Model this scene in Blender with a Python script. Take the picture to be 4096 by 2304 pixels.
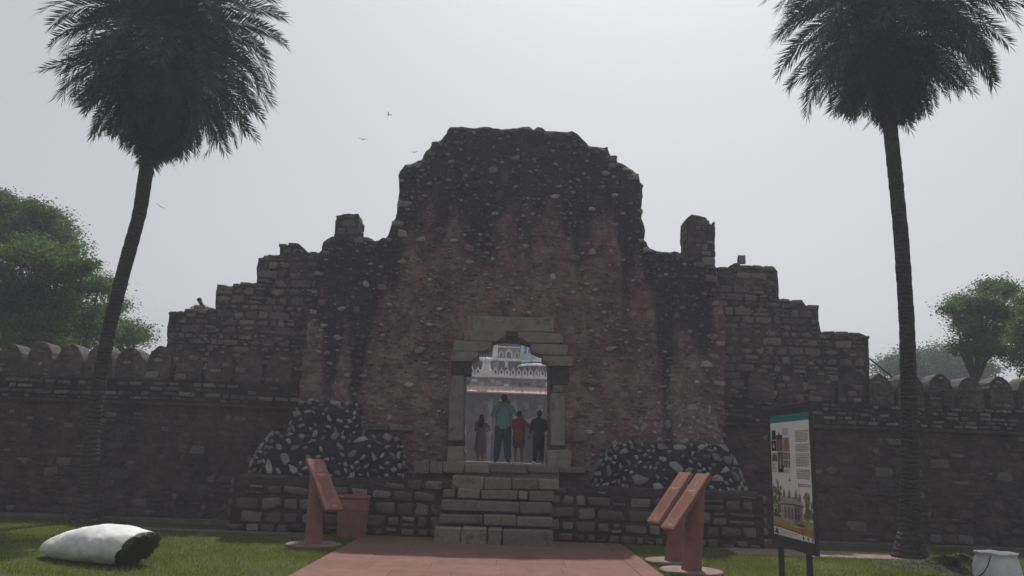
import bpy, bmesh, math, random
import numpy as np
from mathutils import Vector, Matrix, noise
from mathutils.geometry import delaunay_2d_cdt

R = math.radians
for o in list(bpy.data.objects):
    bpy.data.objects.remove(o, do_unlink=True)
scene = bpy.context.scene
COL = scene.collection

# ------------------------------------------------------------------ camera
EYE, PITCH, ROLL, FPX = 1.7, R(12.45), R(2.0), 3072.0
_F = Vector((0, math.cos(PITCH), math.sin(PITCH)))
_R0 = Vector((1, 0, 0)); _U0 = Vector((0, -math.sin(PITCH), math.cos(PITCH)))
_R = _R0 * math.cos(ROLL) + _U0 * math.sin(ROLL)
_U = -_R0 * math.sin(ROLL) + _U0 * math.cos(ROLL)
cam_d = bpy.data.cameras.new('camera'); cam = bpy.data.objects.new('camera', cam_d)
COL.objects.link(cam)
cam_d.sensor_width = 36; cam_d.lens = 36 * FPX / 4096
cam_d.clip_start = 0.1; cam_d.clip_end = 3000
_m = Matrix((_R, _U, -_F)).transposed().to_4x4(); _m.translation = Vector((0, 0, EYE))
cam.matrix_world = _m
scene.camera = cam

# ------------------------------------------------------------------ world, sun, exposure
SUN_EL, SUN_AZ = R(64.5), R(13)      # azimuth from +Y towards +X
world = bpy.data.worlds.new('World'); scene.world = world; world.use_nodes = True
wn = world.node_tree; wn.nodes.clear()
sky = wn.nodes.new('ShaderNodeTexSky'); sky.sky_type = 'NISHITA'; sky.sun_disc = False
sky.sun_elevation = SUN_EL; sky.sun_rotation = SUN_AZ
sky.air_density = 1.0; sky.dust_density = 5.0; sky.ozone_density = 1.0; sky.altitude = 200
hs = wn.nodes.new('ShaderNodeHueSaturation'); hs.inputs['Saturation'].default_value = 0.16
hz = wn.nodes.new('ShaderNodeMix'); hz.data_type = 'RGBA'
hz.inputs[0].default_value = 0.14; hz.inputs[7].default_value = (4.2, 4.25, 4.45, 1)
bg = wn.nodes.new('ShaderNodeBackground'); bg.inputs['Strength'].default_value = 0.110
wo = wn.nodes.new('ShaderNodeOutputWorld')
wn.links.new(sky.outputs['Color'], hs.inputs['Color'])
wn.links.new(hs.outputs['Color'], hz.inputs[6])
wn.links.new(hz.outputs[2], bg.inputs['Color'])
wn.links.new(bg.outputs[0], wo.inputs['Surface'])
sun_d = bpy.data.lights.new('sun', 'SUN'); sun_d.energy = 3.6; sun_d.angle = R(1.0)
sun_d.color = (1.0, 0.95, 0.88)
sun = bpy.data.objects.new('sun', sun_d); COL.objects.link(sun)
SUNV = Vector((math.sin(SUN_AZ) * math.cos(SUN_EL), math.cos(SUN_AZ) * math.cos(SUN_EL), math.sin(SUN_EL)))
sun.rotation_euler = SUNV.to_track_quat('Z', 'Y').to_euler()
sun.location = (0, 0, 40)
vs = scene.view_settings
vs.view_transform = 'Standard'; vs.look = 'None'; vs.gamma = 1; vs.use_curve_mapping = False
vs.exposure = 0.1
scene.cycles.use_denoising = True
scene.cycles.max_bounces = 6; scene.cycles.diffuse_bounces = 3
scene.cycles.transparent_max_bounces = 8; scene.cycles.volume_bounces = 1

# ------------------------------------------------------------------ helpers
def at(px, py, Y):
    """pixel of the 4096x2304 photograph -> point on the plane y=Y"""
    d = _F + _R * ((px - 2048) / FPX) - _U * ((py - 1152) / FPX)
    return Vector((0, 0, EYE)) + d * (Y / d.y)
def gnd(px, py, z=0.0):
    d = _F + _R * ((px - 2048) / FPX) - _U * ((py - 1152) / FPX)
    return Vector((0, 0, EYE)) + d * ((z - EYE) / d.z)
def xz(pts, Y):
    return [(p.x, p.z) for p in (at(a, b, Y) for a, b in pts)]

def tag(o, label=None, cat=None, group=None, kind=None):
    if label: o['label'] = label
    if cat: o['category'] = cat
    if group: o['group'] = group
    if kind: o['kind'] = kind
    return o
def empty(name, loc, label, cat, group=None):
    o = bpy.data.objects.new(name, None); COL.objects.link(o); o.location = loc
    o.empty_display_size = 0.2
    return tag(o, label, cat, group)
def put(name, me, parent=None, mat=None):
    """link mesh data given in world coordinates, parented without moving"""
    o = bpy.data.objects.new(name, me); COL.objects.link(o)
    if mat is not None:
        for m in (mat if isinstance(mat, (list, tuple)) else [mat]): me.materials.append(m)
    if parent is not None:
        o.parent = parent
        w = Vector((0, 0, 0)); p = parent
        while p is not None: w += p.location; p = p.parent
        o.location = -w
    return o
def mesh_np(name, V, F, smooth=False, mi=None):
    me = bpy.data.meshes.new(name)
    V = np.asarray(V, dtype=np.float32); 
    if isinstance(F, np.ndarray):
        n, k = F.shape
        me.vertices.add(len(V)); me.vertices.foreach_set('co', V.ravel())
        me.loops.add(n * k); me.loops.foreach_set('vertex_index', F.astype(np.int32).ravel())
        me.polygons.add(n); me.polygons.foreach_set('loop_start', np.arange(0, n * k, k, dtype=np.int32))
        try: me.polygons.foreach_set('loop_total', np.full(n, k, dtype=np.int32))
        except Exception: pass
        me.update(calc_edges=True)
    else:
        me.from_pydata([tuple(map(float, v)) for v in V], [], F); me.update()
    if smooth: me.polygons.foreach_set('use_smooth', [True] * len(me.polygons))
    if mi is not None: me.polygons.foreach_set('material_index', list(mi))
    return me

class MB:
    def __init__(s): s.v = []; s.f = []; s.m = []
    def add(s, vs, fs, mi=0):
        k = len(s.v); s.v += [tuple(v) for v in vs]
        for f in fs: s.f.append(tuple(i + k for i in f)); s.m.append(mi)
        return s
    def box(s, x0, x1, y0, y1, z0, z1, mi=0, jit=0, rng=None):
        vs = [Vector((x, y, z)) for z in (z0, z1) for y in (y0, y1) for x in (x0, x1)]
        if jit: vs = [v + Vector([rng.uniform(-jit, jit) for _ in range(3)]) for v in vs]
        return s.add(vs, [(0, 2, 3, 1), (4, 5, 7, 6), (0, 1, 5, 4), (2, 6, 7, 3), (0, 4, 6, 2), (1, 3, 7, 5)], mi)
    def bar(s, p, q, w, h, mi=0, up=Vector((0, 0, 1))):
        p = Vector(p); q = Vector(q); t = (q - p).normalized()
        a = t.cross(up)
        a = a.normalized() if a.length > 1e-4 else Vector((1, 0, 0)); b = a.cross(t).normalized()
        vs = [c + a * (i * w / 2) + b * (j * h / 2) for c in (p, q) for i, j in ((-1, -1), (1, -1), (1, 1), (-1, 1))]
        return s.add(vs, [(3, 2, 1, 0), (4, 5, 6, 7), (0, 1, 5, 4), (1, 2, 6, 5), (2, 3, 7, 6), (3, 0, 4, 7)], mi)
    def tube(s, pts, rs, n=8, mi=0, caps=True, ell=1.0):
        pts = [Vector(p) for p in pts]; vs = []; prev = None
        for i, p in enumerate(pts):
            t = (pts[min(i + 1, len(pts) - 1)] - pts[max(i - 1, 0)]).normalized()
            a = prev if prev is not None else (Vector((1, 0, 0)) if abs(t.x) < .9 else Vector((0, 1, 0)))
            a = (a - t * a.dot(t)).normalized(); b = t.cross(a); prev = a
            for k in range(n):
                th = 2 * math.pi * k / n
                vs.append(p + (a * math.cos(th) + b * (math.sin(th) * ell)) * rs[i])
        fs = []
        for i in range(len(pts) - 1):
            for k in range(n):
                fs.append((i * n + k, i * n + (k + 1) % n, (i + 1) * n + (k + 1) % n, (i + 1) * n + k))
        if caps:
            fs.append(tuple(range(n - 1, -1, -1))); fs.append(tuple((len(pts) - 1) * n + k for k in range(n)))
        return s.add(vs, fs, mi)
    def lathe(s, c, prof, n=24, mi=0):
        c = Vector(c); vs = []; fs = []
        for r, z in prof:
            for k in range(n):
                th = 2 * math.pi * k / n; vs.append(c + Vector((r * math.cos(th), r * math.sin(th), z)))
        for i in range(len(prof) - 1):
            for k in range(n):
                fs.append((i * n + k, i * n + (k + 1) % n, (i + 1) * n + (k + 1) % n, (i + 1) * n + k))
        return s.add(vs, fs, mi)
    def prism(s, poly, y0, y1, mi=0, mi_side=None):
        """polygon in xz (counter clockwise seen from -y) extruded from y0 (front) to y1"""
        n = len(poly); k = len(s.v)
        area = sum(poly[i][0] * poly[(i + 1) % n][1] - poly[(i + 1) % n][0] * poly[i][1] for i in range(n))
        if area < 0: poly = poly[::-1]
        s.add([(x, y0, z) for x, z in poly] + [(x, y1, z) for x, z in poly], [tuple(range(n)), tuple(range(2 * n - 1, n - 1, -1))], mi)
        for i in range(n):
            j = (i + 1) % n
            s.f.append((k + i, k + n + i, k + n + j, k + j)); s.m.append(mi if mi_side is None else mi_side)
        return s
    def mesh(s, name, smooth=False, bevel=0.0, seg=1):
        me = bpy.data.meshes.new(name); me.from_pydata(s.v, [], s.f); me.update()
        me.polygons.foreach_set('material_index', s.m)
        if bevel:
            bm = bmesh.new(); bm.from_mesh(me)
            bmesh.ops.remove_doubles(bm, verts=bm.verts, dist=1e-5)
            es = [e for e in bm.edges if len(e.link_faces) == 2 and e.calc_face_angle(0) > 0.5]
            bmesh.ops.bevel(bm, geom=es, offset=bevel, segments=seg, affect='EDGES', profile=0.5, clamp_overlap=True)
            bm.to_mesh(me); bm.free()
        if smooth: me.polygons.foreach_set('use_smooth', [True] * len(me.polygons))
        return me
    def build(s, name, mat, parent=None, smooth=False, bevel=0.0, seg=1):
        return put(name, s.mesh(name, smooth, bevel, seg), parent, mat)

# ------------------------------------------------------------------ materials
Y_CURT, Y_WING, Y_GATE, Y_PLINTH = 18.8, 18.86, 18.2, 16.95   # fronts of curtain wall, wings, gate, plinth
def srgb(r, g, b):
    f = lambda c: c / 12.92 if c <= .04045 else ((c + .055) / 1.055) ** 2.4
    return (f(r / 255), f(g / 255), f(b / 255), 1)
def lin(r, g, b): return (r, g, b, 1)
class Nt:
    def __init__(s, name):
        s.mat = bpy.data.materials.new(name); s.mat.use_nodes = True
        s.t = s.mat.node_tree; s.t.nodes.clear()
        s.out = s.n('ShaderNodeOutputMaterial'); s.b = s.n('ShaderNodeBsdfPrincipled')
        s.b.inputs['Specular IOR Level'].default_value = 0.25
        s.l(s.b.outputs[0], s.out.inputs['Surface'])
    def n(s, k, **kw):
        nd = s.t.nodes.new(k)
        for a, v in kw.items(): setattr(nd, a, v)
        return nd
    def l(s, a, b): s.t.links.new(a, b)
    def pos(s): 
        return s.n('ShaderNodeNewGeometry').outputs['Position']
    def mapping(s, vec, scale):
        m = s.n('ShaderNodeMapping'); m.inputs['Scale'].default_value = scale
        s.l(vec, m.inputs['Vector']); return m.outputs[0]
    def noise(s, vec, scale, detail=4, rough=.55):
        nd = s.n('ShaderNodeTexNoise'); nd.inputs['Scale'].default_value = scale
        nd.inputs['Detail'].default_value = detail; nd.inputs['Roughness'].default_value = rough
        if vec is not None: s.l(vec, nd.inputs['Vector'])
        return nd.outputs['Fac']
    def math(s, op, a, b=None, c=None):
        nd = s.n('ShaderNodeMath', operation=op)
        for i, v in enumerate((a, b, c)):
            if v is None: continue
            if isinstance(v, (int, float)): nd.inputs[i].default_value = v
            else: s.l(v, nd.inputs[i])
        return nd.outputs[0]
    def maprange(s, v, a, b, c=0., d=1., smooth=True):
        nd = s.n('ShaderNodeMapRange'); nd.interpolation_type = 'SMOOTHSTEP' if smooth else 'LINEAR'
        s.l(v, nd.inputs[0])
        for i, x in enumerate((a, b, c, d)): nd.inputs[i + 1].default_value = x
        return nd.outputs[0]
    def ramp(s, fac, stops, const=False):
        nd = s.n('ShaderNodeValToRGB'); e = nd.color_ramp.elements
        nd.color_ramp.interpolation = 'CONSTANT' if const else 'LINEAR'
        while len(e) < len(stops): e.new(0.5)
        for i, (p, c) in enumerate(stops): e[i].position = p; e[i].color = c
        s.l(fac, nd.inputs[0]); return nd.outputs[0]
    def mix(s, fac, a, b, mode='MIX'):
        nd = s.n('ShaderNodeMix', data_type='RGBA', blend_type=mode)
        for i, v in ((0, fac), (6, a), (7, b)):
            if isinstance(v, (int, float)): nd.inputs[i].default_value = v
            elif isinstance(v, tuple): nd.inputs[i].default_value = v
            else: s.l(v, nd.inputs[i])
        return nd.outputs[2]
    def rnd(s):
        a = s.n('ShaderNodeObjectInfo').outputs['Random']; b = s.n('ShaderNodeNewGeometry').outputs['Random Per Island']
        return s.math('FRACT', s.math('ADD', s.math('MULTIPLY', a, 7.31), s.math('MULTIPLY', b, 3.77)))
    def bump(s, h, strength=.4, dist=.02):
        nd = s.n('ShaderNodeBump'); nd.inputs['Strength'].default_value = strength; nd.inputs['Distance'].default_value = dist
        s.l(h, nd.inputs['Height']); s.l(nd.outputs[0], s.b.inputs['Normal'])
    def fin(s, col, rough=.92):
        if isinstance(col, tuple): s.b.inputs['Base Color'].default_value = col
        else: s.l(col, s.b.inputs['Base Color'])
        s.b.inputs['Roughness'].default_value = rough
        return s.mat

def plain(name, col, rough=.8, var=.25, scale=6, bump=.15, dist=.01, metal=0):
    t = Nt(name); p = t.pos(); n = t.noise(p, scale, 5, .6)
    c0 = tuple(x * (1 - var) for x in col[:3]) + (1,); c1 = tuple(min(1, x * (1 + var)) for x in col[:3]) + (1,)
    c = t.ramp(n, [(.3, c0), (.7, c1)])
    if bump: t.bump(t.noise(p, scale * 9, 4), bump, dist)
    t.b.inputs['Metallic'].default_value = metal
    return t.fin(c, rough)

def gate_soot(t, p):
    """black weathering that has run down from the broken wall tops: 0 clean, 1 black"""
    sep = t.n('ShaderNodeSeparateXYZ'); t.l(p, sep.inputs[0]); x, z = sep.outputs[0], sep.outputs[2]
    ax = t.math('ABSOLUTE', t.math('SUBTRACT', x, 0.15))
    zb = t.maprange(ax, 2.4, 3.5, 7.1, 5.2)
    st = t.noise(t.mapping(p, (1.1, .3, .32)), 1.0, 5, .62)
    st2 = t.noise(t.mapping(p, (3.2, .5, 1.1)), 1.0, 6, .7)
    off = t.math('ADD', t.math('MULTIPLY', t.math('SUBTRACT', st, .5), 6.5), t.math('MULTIPLY', t.math('SUBTRACT', st2, .5), 3.2))
    for xi, wd, am in ((at(1345, 1200, Y_GATE).x, .20, 2.6), (at(1452, 1200, Y_GATE).x, .26, 2.9), (at(2660, 1200, Y_GATE).x, .2, 2.6), (at(2800, 1200, Y_GATE).x, .3, 1.3), (at(2500, 1100, Y_GATE).x, .16, 1.8)):
        g = t.math('POWER', 2.718, t.math('MULTIPLY', t.math('POWER', t.math('ABSOLUTE', t.math('DIVIDE', t.math('SUBTRACT', x, xi), wd)), 2.0), -1.0))
        off = t.math('ADD', off, t.math('MULTIPLY', g, am))
    h = t.math('ADD', t.math('SUBTRACT', z, zb), off)
    return t.maprange(h, -.7, .8)

ALB = {'gate_mortar': .90, 'gate_stone': 1.2, 'gate_rubble': 1.05, 'wing_mortar': .72, 'wing_stone': 1.0, 'wall_mortar': .62, 'wall_stone': .80, 'band_stone': 1.25,
       'pale_stone': .95, 'plinth_mortar': .6, 'plinth_stone': .98, 'step_stone': 1.2, 'frame_stone': 1.0, 'merlon_face': .95}
def alb(name, cols):
    k = ALB.get(name, 1.0); return [tuple(c * k for c in q[:3]) + (1,) for q in cols]
def mat_mortar(name, cols, black=(.020, .025, .034, 1), soot=None, nscale=1.3):
    cols = alb(name, cols); t = Nt(name); p = t.pos()
    big = t.noise(p, nscale, 5, .6); fine = t.noise(p, 7, 6, .7)
    c = t.ramp(big, [(.30, cols[0]), (.48, cols[1]), (.66, cols[2])])
    mid = t.noise(p, 2.3, 6, .68)
    c = t.mix(1.0, c, t.ramp(mid, [(.28, (.55, .55, .58, 1)), (.5, (1, 1, 1, 1)), (.72, (1.55, 1.45, 1.42, 1))]), 'MULTIPLY')
    c = t.mix(t.maprange(fine, .35, .75), c, t.mix(1.0, c, (1.6, 1.52, 1.48, 1), 'MULTIPLY'))
    pit = t.maprange(t.noise(p, 3.1, 6, .75), .58, .70)
    c = t.mix(t.math('MULTIPLY', pit, .55), c, (.03, .028, .028, 1))
    if soot == 'gate': c = t.mix(t.math('MULTIPLY', gate_soot(t, p), .9), c, black)
    elif soot: c = t.mix(t.math('MULTIPLY', t.maprange(t.noise(t.mapping(p, (1.2, 1.2, .5)), 1.0, 5, .65), soot[0], soot[1]), .9), c, black)
    v = t.n('ShaderNodeTexVoronoi'); v.inputs['Scale'].default_value = 6.5; t.l(t.mapping(p, (.8, .8, 1.5)), v.inputs['Vector'])
    h = t.math('ADD', t.math('MULTIPLY', fine, .8), t.math('MULTIPLY', v.outputs['Distance'], -.9))
    t.bump(h, .9, .05)
    return t.fin(c, .95)
def mat_stone(name, cols, soot=None, soot_amt=.6, fine_scale=14):
    cols = alb(name, cols); t = Nt(name); p = t.pos(); r = t.rnd()
    k = len(cols)
    c = t.ramp(r, [(i / k, cc) for i, cc in enumerate(cols)], const=True)
    n = t.noise(p, fine_scale, 6, .7); n2 = t.noise(p, 4, 4, .6)
    c = t.mix(1.0, c, t.ramp(n, [(.25, (.62, .60, .58, 1)), (.5, (1, 1, 1, 1)), (.8, (1.25, 1.22, 1.18, 1))]), 'MULTIPLY')
    c = t.mix(t.maprange(n2, .55, .72), c, t.mix(1.0, c, (.52, .5, .5, 1), 'MULTIPLY'))
    if soot == 'gate': c = t.mix(t.math('MULTIPLY', gate_soot(t, p), soot_amt), c, (.055, .06, .066, 1))
    t.bump(t.math('ADD', n, t.math('MULTIPLY', t.noise(p, 40, 3), .4)), .6, .02)
    return t.fin(c, .9)

S = {}
S['gate_mortar'] = mat_mortar('gate_mortar', [lin(.125, .074, .084), lin(.155, .10, .108), lin(.19, .158, .15)], soot='gate')
S['gate_stone'] = mat_stone('gate_stone', [lin(.15, .115, .108), lin(.21, .18, .165), lin(.14, .11, .105), lin(.24, .22, .205), lin(.17, .135, .125), lin(.30, .285, .27), lin(.18, .17, .17)], soot='gate', soot_amt=.12)
S['gate_rubble'] = mat_stone('gate_rubble', [lin(.15, .105, .112), lin(.085, .068, .078), lin(.165, .125, .128), lin(.29, .27, .275), lin(.135, .096, .104), lin(.21, .18, .18), lin(.11, .082, .09), lin(.36, .34, .335), lin(.155, .115, .12), lin(.24, .225, .23)], soot='gate', soot_amt=.4)
S['wing_mortar'] = mat_mortar('wing_mortar', [lin(.054, .045, .047), lin(.074, .061, .061), lin(.098, .082, .077)], soot=(.5, .7))
S['wing_stone'] = mat_stone('wing_stone', [lin(.155, .132, .132), lin(.125, .105, .116), lin(.19, .165, .15), lin(.115, .098, .11), lin(.168, .142, .138), lin(.138, .118, .13), lin(.22, .195, .175), lin(.095, .08, .087)])
S['wall_mortar'] = mat_mortar('wall_mortar', [lin(.056, .045, .046), lin(.09, .064, .06), lin(.105, .08, .068)], soot=(.52, .75), nscale=.8)
S['wall_stone'] = mat_stone('wall_stone', [lin(.085, .066, .064), lin(.105, .08, .075), lin(.065, .056, .058), lin(.125, .09, .08), lin(.09, .083, .09), lin(.075, .058, .056), lin(.17, .155, .15), lin(.06, .052, .055)])
S['band_stone'] = mat_stone('band_stone', [lin(.10, .095, .093), lin(.07, .065, .065), lin(.17, .16, .15), lin(.085, .078, .076), lin(.13, .12, .115)])
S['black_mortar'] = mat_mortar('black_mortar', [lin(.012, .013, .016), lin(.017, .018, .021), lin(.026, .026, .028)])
S['pale_stone'] = mat_stone('pale_stone', [lin(.26, .26, .265), lin(.20, .2, .21), lin(.31, .3, .29), lin(.16, .158, .165), lin(.24, .22, .2), lin(.34, .33, .325)])
S['plinth_mortar'] = mat_mortar('plinth_mortar', [lin(.035, .031, .03), lin(.055, .043, .04), lin(.07, .056, .05)], soot=(.5, .7))
S['plinth_stone'] = mat_stone('plinth_stone', [lin(.16, .13, .115), lin(.125, .10, .09), lin(.20, .17, .15), lin(.105, .085, .078), lin(.15, .115, .1), lin(.175, .155, .145)])
S['step_stone'] = mat_stone('step_stone', [lin(.17, .155, .138), lin(.13, .115, .105), lin(.19, .17, .15), lin(.15, .13, .118)])
S['frame_stone'] = mat_stone('frame_stone', [lin(.205, .198, .185), lin(.18, .172, .163), lin(.22, .21, .188)], fine_scale=5)
S['merlon_plaster'] = plain('merlon_plaster', lin(.065, .06, .06), .9, .35, 5, .4, .02)
S['merlon_face'] = mat_mortar('merlon_face', [lin(.05, .045, .047), lin(.075, .063, .062), lin(.095, .08, .075)])

# ------------------------------------------------------------------ stones
def stone_template(rng, kind):
    prof = []
    if kind == 'block':
        for sx, sz in ((-1, -1), (1, -1), (1, 1), (-1, 1)):
            jx, jz = rng.uniform(0, .07), rng.uniform(0, .09); c1, c2 = rng.uniform(.03, .13), rng.uniform(.05, .2)
            px, pz = sx * (.5 - jx), sz * (.5 - jz)
            e = [(px - sx * c1, pz), (px, pz - sz * c2)]
            if sx * sz > 0: e = e[::-1]
            prof += e
        if rng.random() < .5: prof.pop(rng.randrange(8))
        area = sum(prof[i][0] * prof[(i + 1) % len(prof)][1] - prof[(i + 1) % len(prof)][0] * prof[i][1] for i in range(len(prof)))
        if area < 0: prof = prof[::-1]
        ins, fy = rng.uniform(.82, .92), -.85
    else:
        n = rng.choice([5, 5, 6, 6, 7]); ph = rng.uniform(0, 6.28)
        for i in range(n):
            th = ph + 2 * math.pi * (i + rng.uniform(-.32, .32)) / n; r = rng.uniform(.62, 1.0)
            prof.append((.5 * r * math.cos(th), .5 * r * math.sin(th)))
        ins, fy = rng.uniform(.62, .86), -.8
    n = len(prof); V = []
    tx, tz = rng.uniform(-.5, .5), rng.uniform(-.6, .3)
    for sc, y in ((1.02, .6), (1.0, -.35)):
        V += [(x * sc, y + (rng.uniform(-.12, .12) if y < 0 else 0), z * sc) for x, z in prof]
    V += [(x * ins + rng.uniform(-.03, .03), fy + tx * x + tz * z + rng.uniform(-.1, .1), z * ins + rng.uniform(-.03, .03)) for x, z in prof]
    V.append((rng.uniform(-.1, .1), fy - .08 + rng.uniform(-.12, .1), rng.uniform(-.1, .1)))
    F = []
    for k in (0, 1):
        for i in range(n):
            j = (i + 1) % n; a, b = k * n + i, k * n + j; c_, d = (k + 1) * n + j, (k + 1) * n + i
            F += [(a, b, c_), (a, c_, d)]
    for i in range(n): F.append((2 * n + i, 2 * n + (i + 1) % n, 3 * n))
    return np.array(V), np.array(F)
_rs = random.Random(11)
TPL = {k: [stone_template(_rs, k) for _ in range(18)] for k in ('block', 'rubble')}
_tpl_mesh = {}
def tpl_mesh(kind, i, mat):
    key = (kind, i, mat.name)
    if key not in _tpl_mesh:
        V, F = TPL[kind][i]; me = mesh_np('stone', V, F); me.materials.append(mat); _tpl_mesh[key] = me
    return _tpl_mesh[key]
def basis(nrm, roll):
    """matrix whose -y axis is the outward normal"""
    y = -Vector(nrm).normalized(); up = Vector((0, 0, 1))
    if abs(y.dot(up)) > .98: up = Vector((0, 1, 0))
    x = y.cross(up).normalized(); z = x.cross(y).normalized()
    return Matrix((x, y, z)).transposed().to_4x4() @ Matrix.Rotation(roll, 4, 'Y')
FRONT = (0, -1, 0)
def place_stones(parent, specs, mat, mat_rest=None, rng=None, limit=300, name='stone', rest='small_stones'):
    """specs: (pos, w, h, depth, roll, kind, normal). The largest are objects, the rest one mesh."""
    rng = rng or random.Random(5)
    w0 = Vector((0, 0, 0)); p = parent
    while p is not None: w0 += p.location; p = p.parent
    specs = sorted(specs, key=lambda s: -s[1] * s[2])
    for s in specs[:limit]:
        pos, w, h, d, roll, kind, nrm = s
        o = bpy.data.objects.new(name, tpl_mesh(kind, rng.randrange(18), mat)); COL.objects.link(o); o.parent = parent
        o.matrix_basis = Matrix.Translation(Vector(pos) - w0) @ basis(nrm, roll) @ Matrix.Diagonal((w, d, h, 1))
    if len(specs) > limit:
        Vs, Fs, k = [], [], 0
        for s in specs[limit:]:
            pos, w, h, d, roll, kind, nrm = s
            V, F = TPL[kind][rng.randrange(18)]
            M = np.array(Matrix.Translation(Vector(pos)) @ basis(nrm, roll) @ Matrix.Diagonal((w, d, h, 1)))
            Vs.append(V @ M[:3, :3].T + M[:3, 3]); Fs.append(F + k); k += len(V)
        o = put(rest, mesh_np(rest, np.concatenate(Vs), np.concatenate(Fs)), parent, mat_rest or mat)
        o['kind'] = 'stuff'

# ------------------------------------------------------------------ polygons and walls
def inside(P, poly):
    x, y = P[:, 0], P[:, 1]; r = np.zeros(len(P), bool); n = len(poly)
    for i in range(n):
        (x1, y1), (x2, y2) = poly[i], poly[(i + 1) % n]
        if y1 == y2: continue
        c = (y1 > y) != (y2 > y)
        r ^= c & (x < (x2 - x1) * (y - y1) / (y2 - y1) + x1)
    return r
def bdist(P, poly):
    A = np.array(poly); B = np.roll(A, -1, 0); D = B - A; L = (D ** 2).sum(1) + 1e-12
    best = np.full(len(P), 1e9)
    for i in range(len(A)):
        t = np.clip(((P - A[i]) @ D[i]) / L[i], 0, 1)
        q = A[i] + t[:, None] * D[i]
        best = np.minimum(best, np.hypot(*(P - q).T))
    return best
def resample(poly, step, jag, rng):
    out = []; n = len(poly); off = 0.0; left = 0
    for i in range(n):
        a = Vector(poly[i]); b = Vector(poly[(i + 1) % n]); d = b - a; L = d.length
        k = max(1, int(round(L / step))); nn = Vector((d.y, -d.x)).normalized()
        for j in range(k):
            p = a + d * (j / k)
            if jag:
                if left <= 0: off = rng.uniform(-1.3, 1.6) * jag; left = rng.randint(1, 3)
                left -= 1
                p = p + nn * (noise.noise(Vector((p.x * 2.1, p.y * 2.1, 7))) * jag * 1.2 + off + rng.uniform(-jag, jag) * .2)
            out.append((p.x, p.y))
    return out
def wall(name, parent, outline, yf, thick, mat, step=.1, amp=.04, jag=.025, rnd=.12, holes=(), seed=1, base_flat=True):
    rng = random.Random(seed)
    outer = resample(outline, step, jag, rng); hs_ = [resample(h, step, 0, rng) for h in holes]
    A = np.array(outer); x0, z0 = A.min(0); x1, z1 = A.max(0)
    gx = np.arange(x0, x1, step); gz = np.arange(z0, z1, step)
    G = np.array([(x + rng.uniform(-.35, .35) * step, z + rng.uniform(-.35, .35) * step) for x in gx for z in gz])
    ok = inside(G, outer) & (bdist(G, outer) > step * .5)
    for h in hs_: ok &= ~inside(G, h) & (bdist(G, h) > step * .5)
    G = G[ok]
    loops = [outer] + hs_
    pts, edges = [], []
    for lp in loops:
        k = len(pts); pts += [Vector(p) for p in lp]; edges += [(k + i, k + (i + 1) % len(lp)) for i in range(len(lp))]
    pts += [Vector(p) for p in G]
    V2, _, F2, *_rest = delaunay_2d_cdt(pts, edges, [], 0, 1e-6)
    V2 = np.array([(v.x, v.y) for v in V2]); F2 = np.array([f for f in F2 if len(f) == 3])
    C = V2[F2].mean(1); ok = inside(C, outer)
    for h in hs_: ok &= ~inside(C, h)
    F2 = F2[ok]
    # counter clockwise seen from -y
    a, b, c = V2[F2[:, 0]], V2[F2[:, 1]], V2[F2[:, 2]]
    cr = (b[:, 0] - a[:, 0]) * (c[:, 1] - a[:, 1]) - (b[:, 1] - a[:, 1]) * (c[:, 0] - a[:, 0])
    F2[cr < 0] = F2[cr < 0][:, ::-1]
    d = bdist(V2, outer)
    y = np.empty(len(V2))
    for i, (x, z) in enumerate(V2):
        q = Vector((x, z, seed * 3.7))
        y[i] = yf + amp * (noise.noise(q * .9) * 1.2 + noise.noise(q * 2.7) * .8 + noise.noise(q * 6.5) * .55)
    y += np.where(d < rnd, (rnd - d) ** 2 / max(rnd, 1e-6) * .9, 0)
    nv = len(V2)
    VF = np.stack([V2[:, 0], y, V2[:, 1]], 1); VB = np.stack([V2[:, 0], np.full(nv, yf + thick), V2[:, 1]], 1)
    F = [tuple(f) for f in F2] + [tuple(f[::-1] + nv) for f in F2]
    cnt = {}
    for f in F2:
        for i in range(3):
            e = (int(f[i]), int(f[(i + 1) % 3])); cnt[e] = 1
    be = [e for e in cnt if (e[1], e[0]) not in cnt]
    V = [VF, VB]; k = 2 * nv; segs = max(1, int(thick / (step * 2.5)))
    mids = {}
    extra = []
    for e in be:
        for v in e:
            if v not in mids:
                ids = [v]
                for s in range(1, segs):
                    t = s / segs; j = amp * .8
                    extra.append((V2[v][0] + rng.uniform(-j, j), y[v] + (yf + thick - y[v]) * t, V2[v][1] + rng.uniform(-j, j)))
                    ids.append(k); k += 1
                ids.append(v + nv); mids[v] = ids
    for a_, b_ in be:
        A_, B_ = mids[a_], mids[b_]
        for s in range(segs): F.append((A_[s], A_[s + 1], B_[s + 1], B_[s]))
    if extra: V.append(np.array(extra))
    me = mesh_np(name, np.concatenate(V), [tuple(int(i) for i in f) for f in F])
    return put(name, me, parent, mat)

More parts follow.
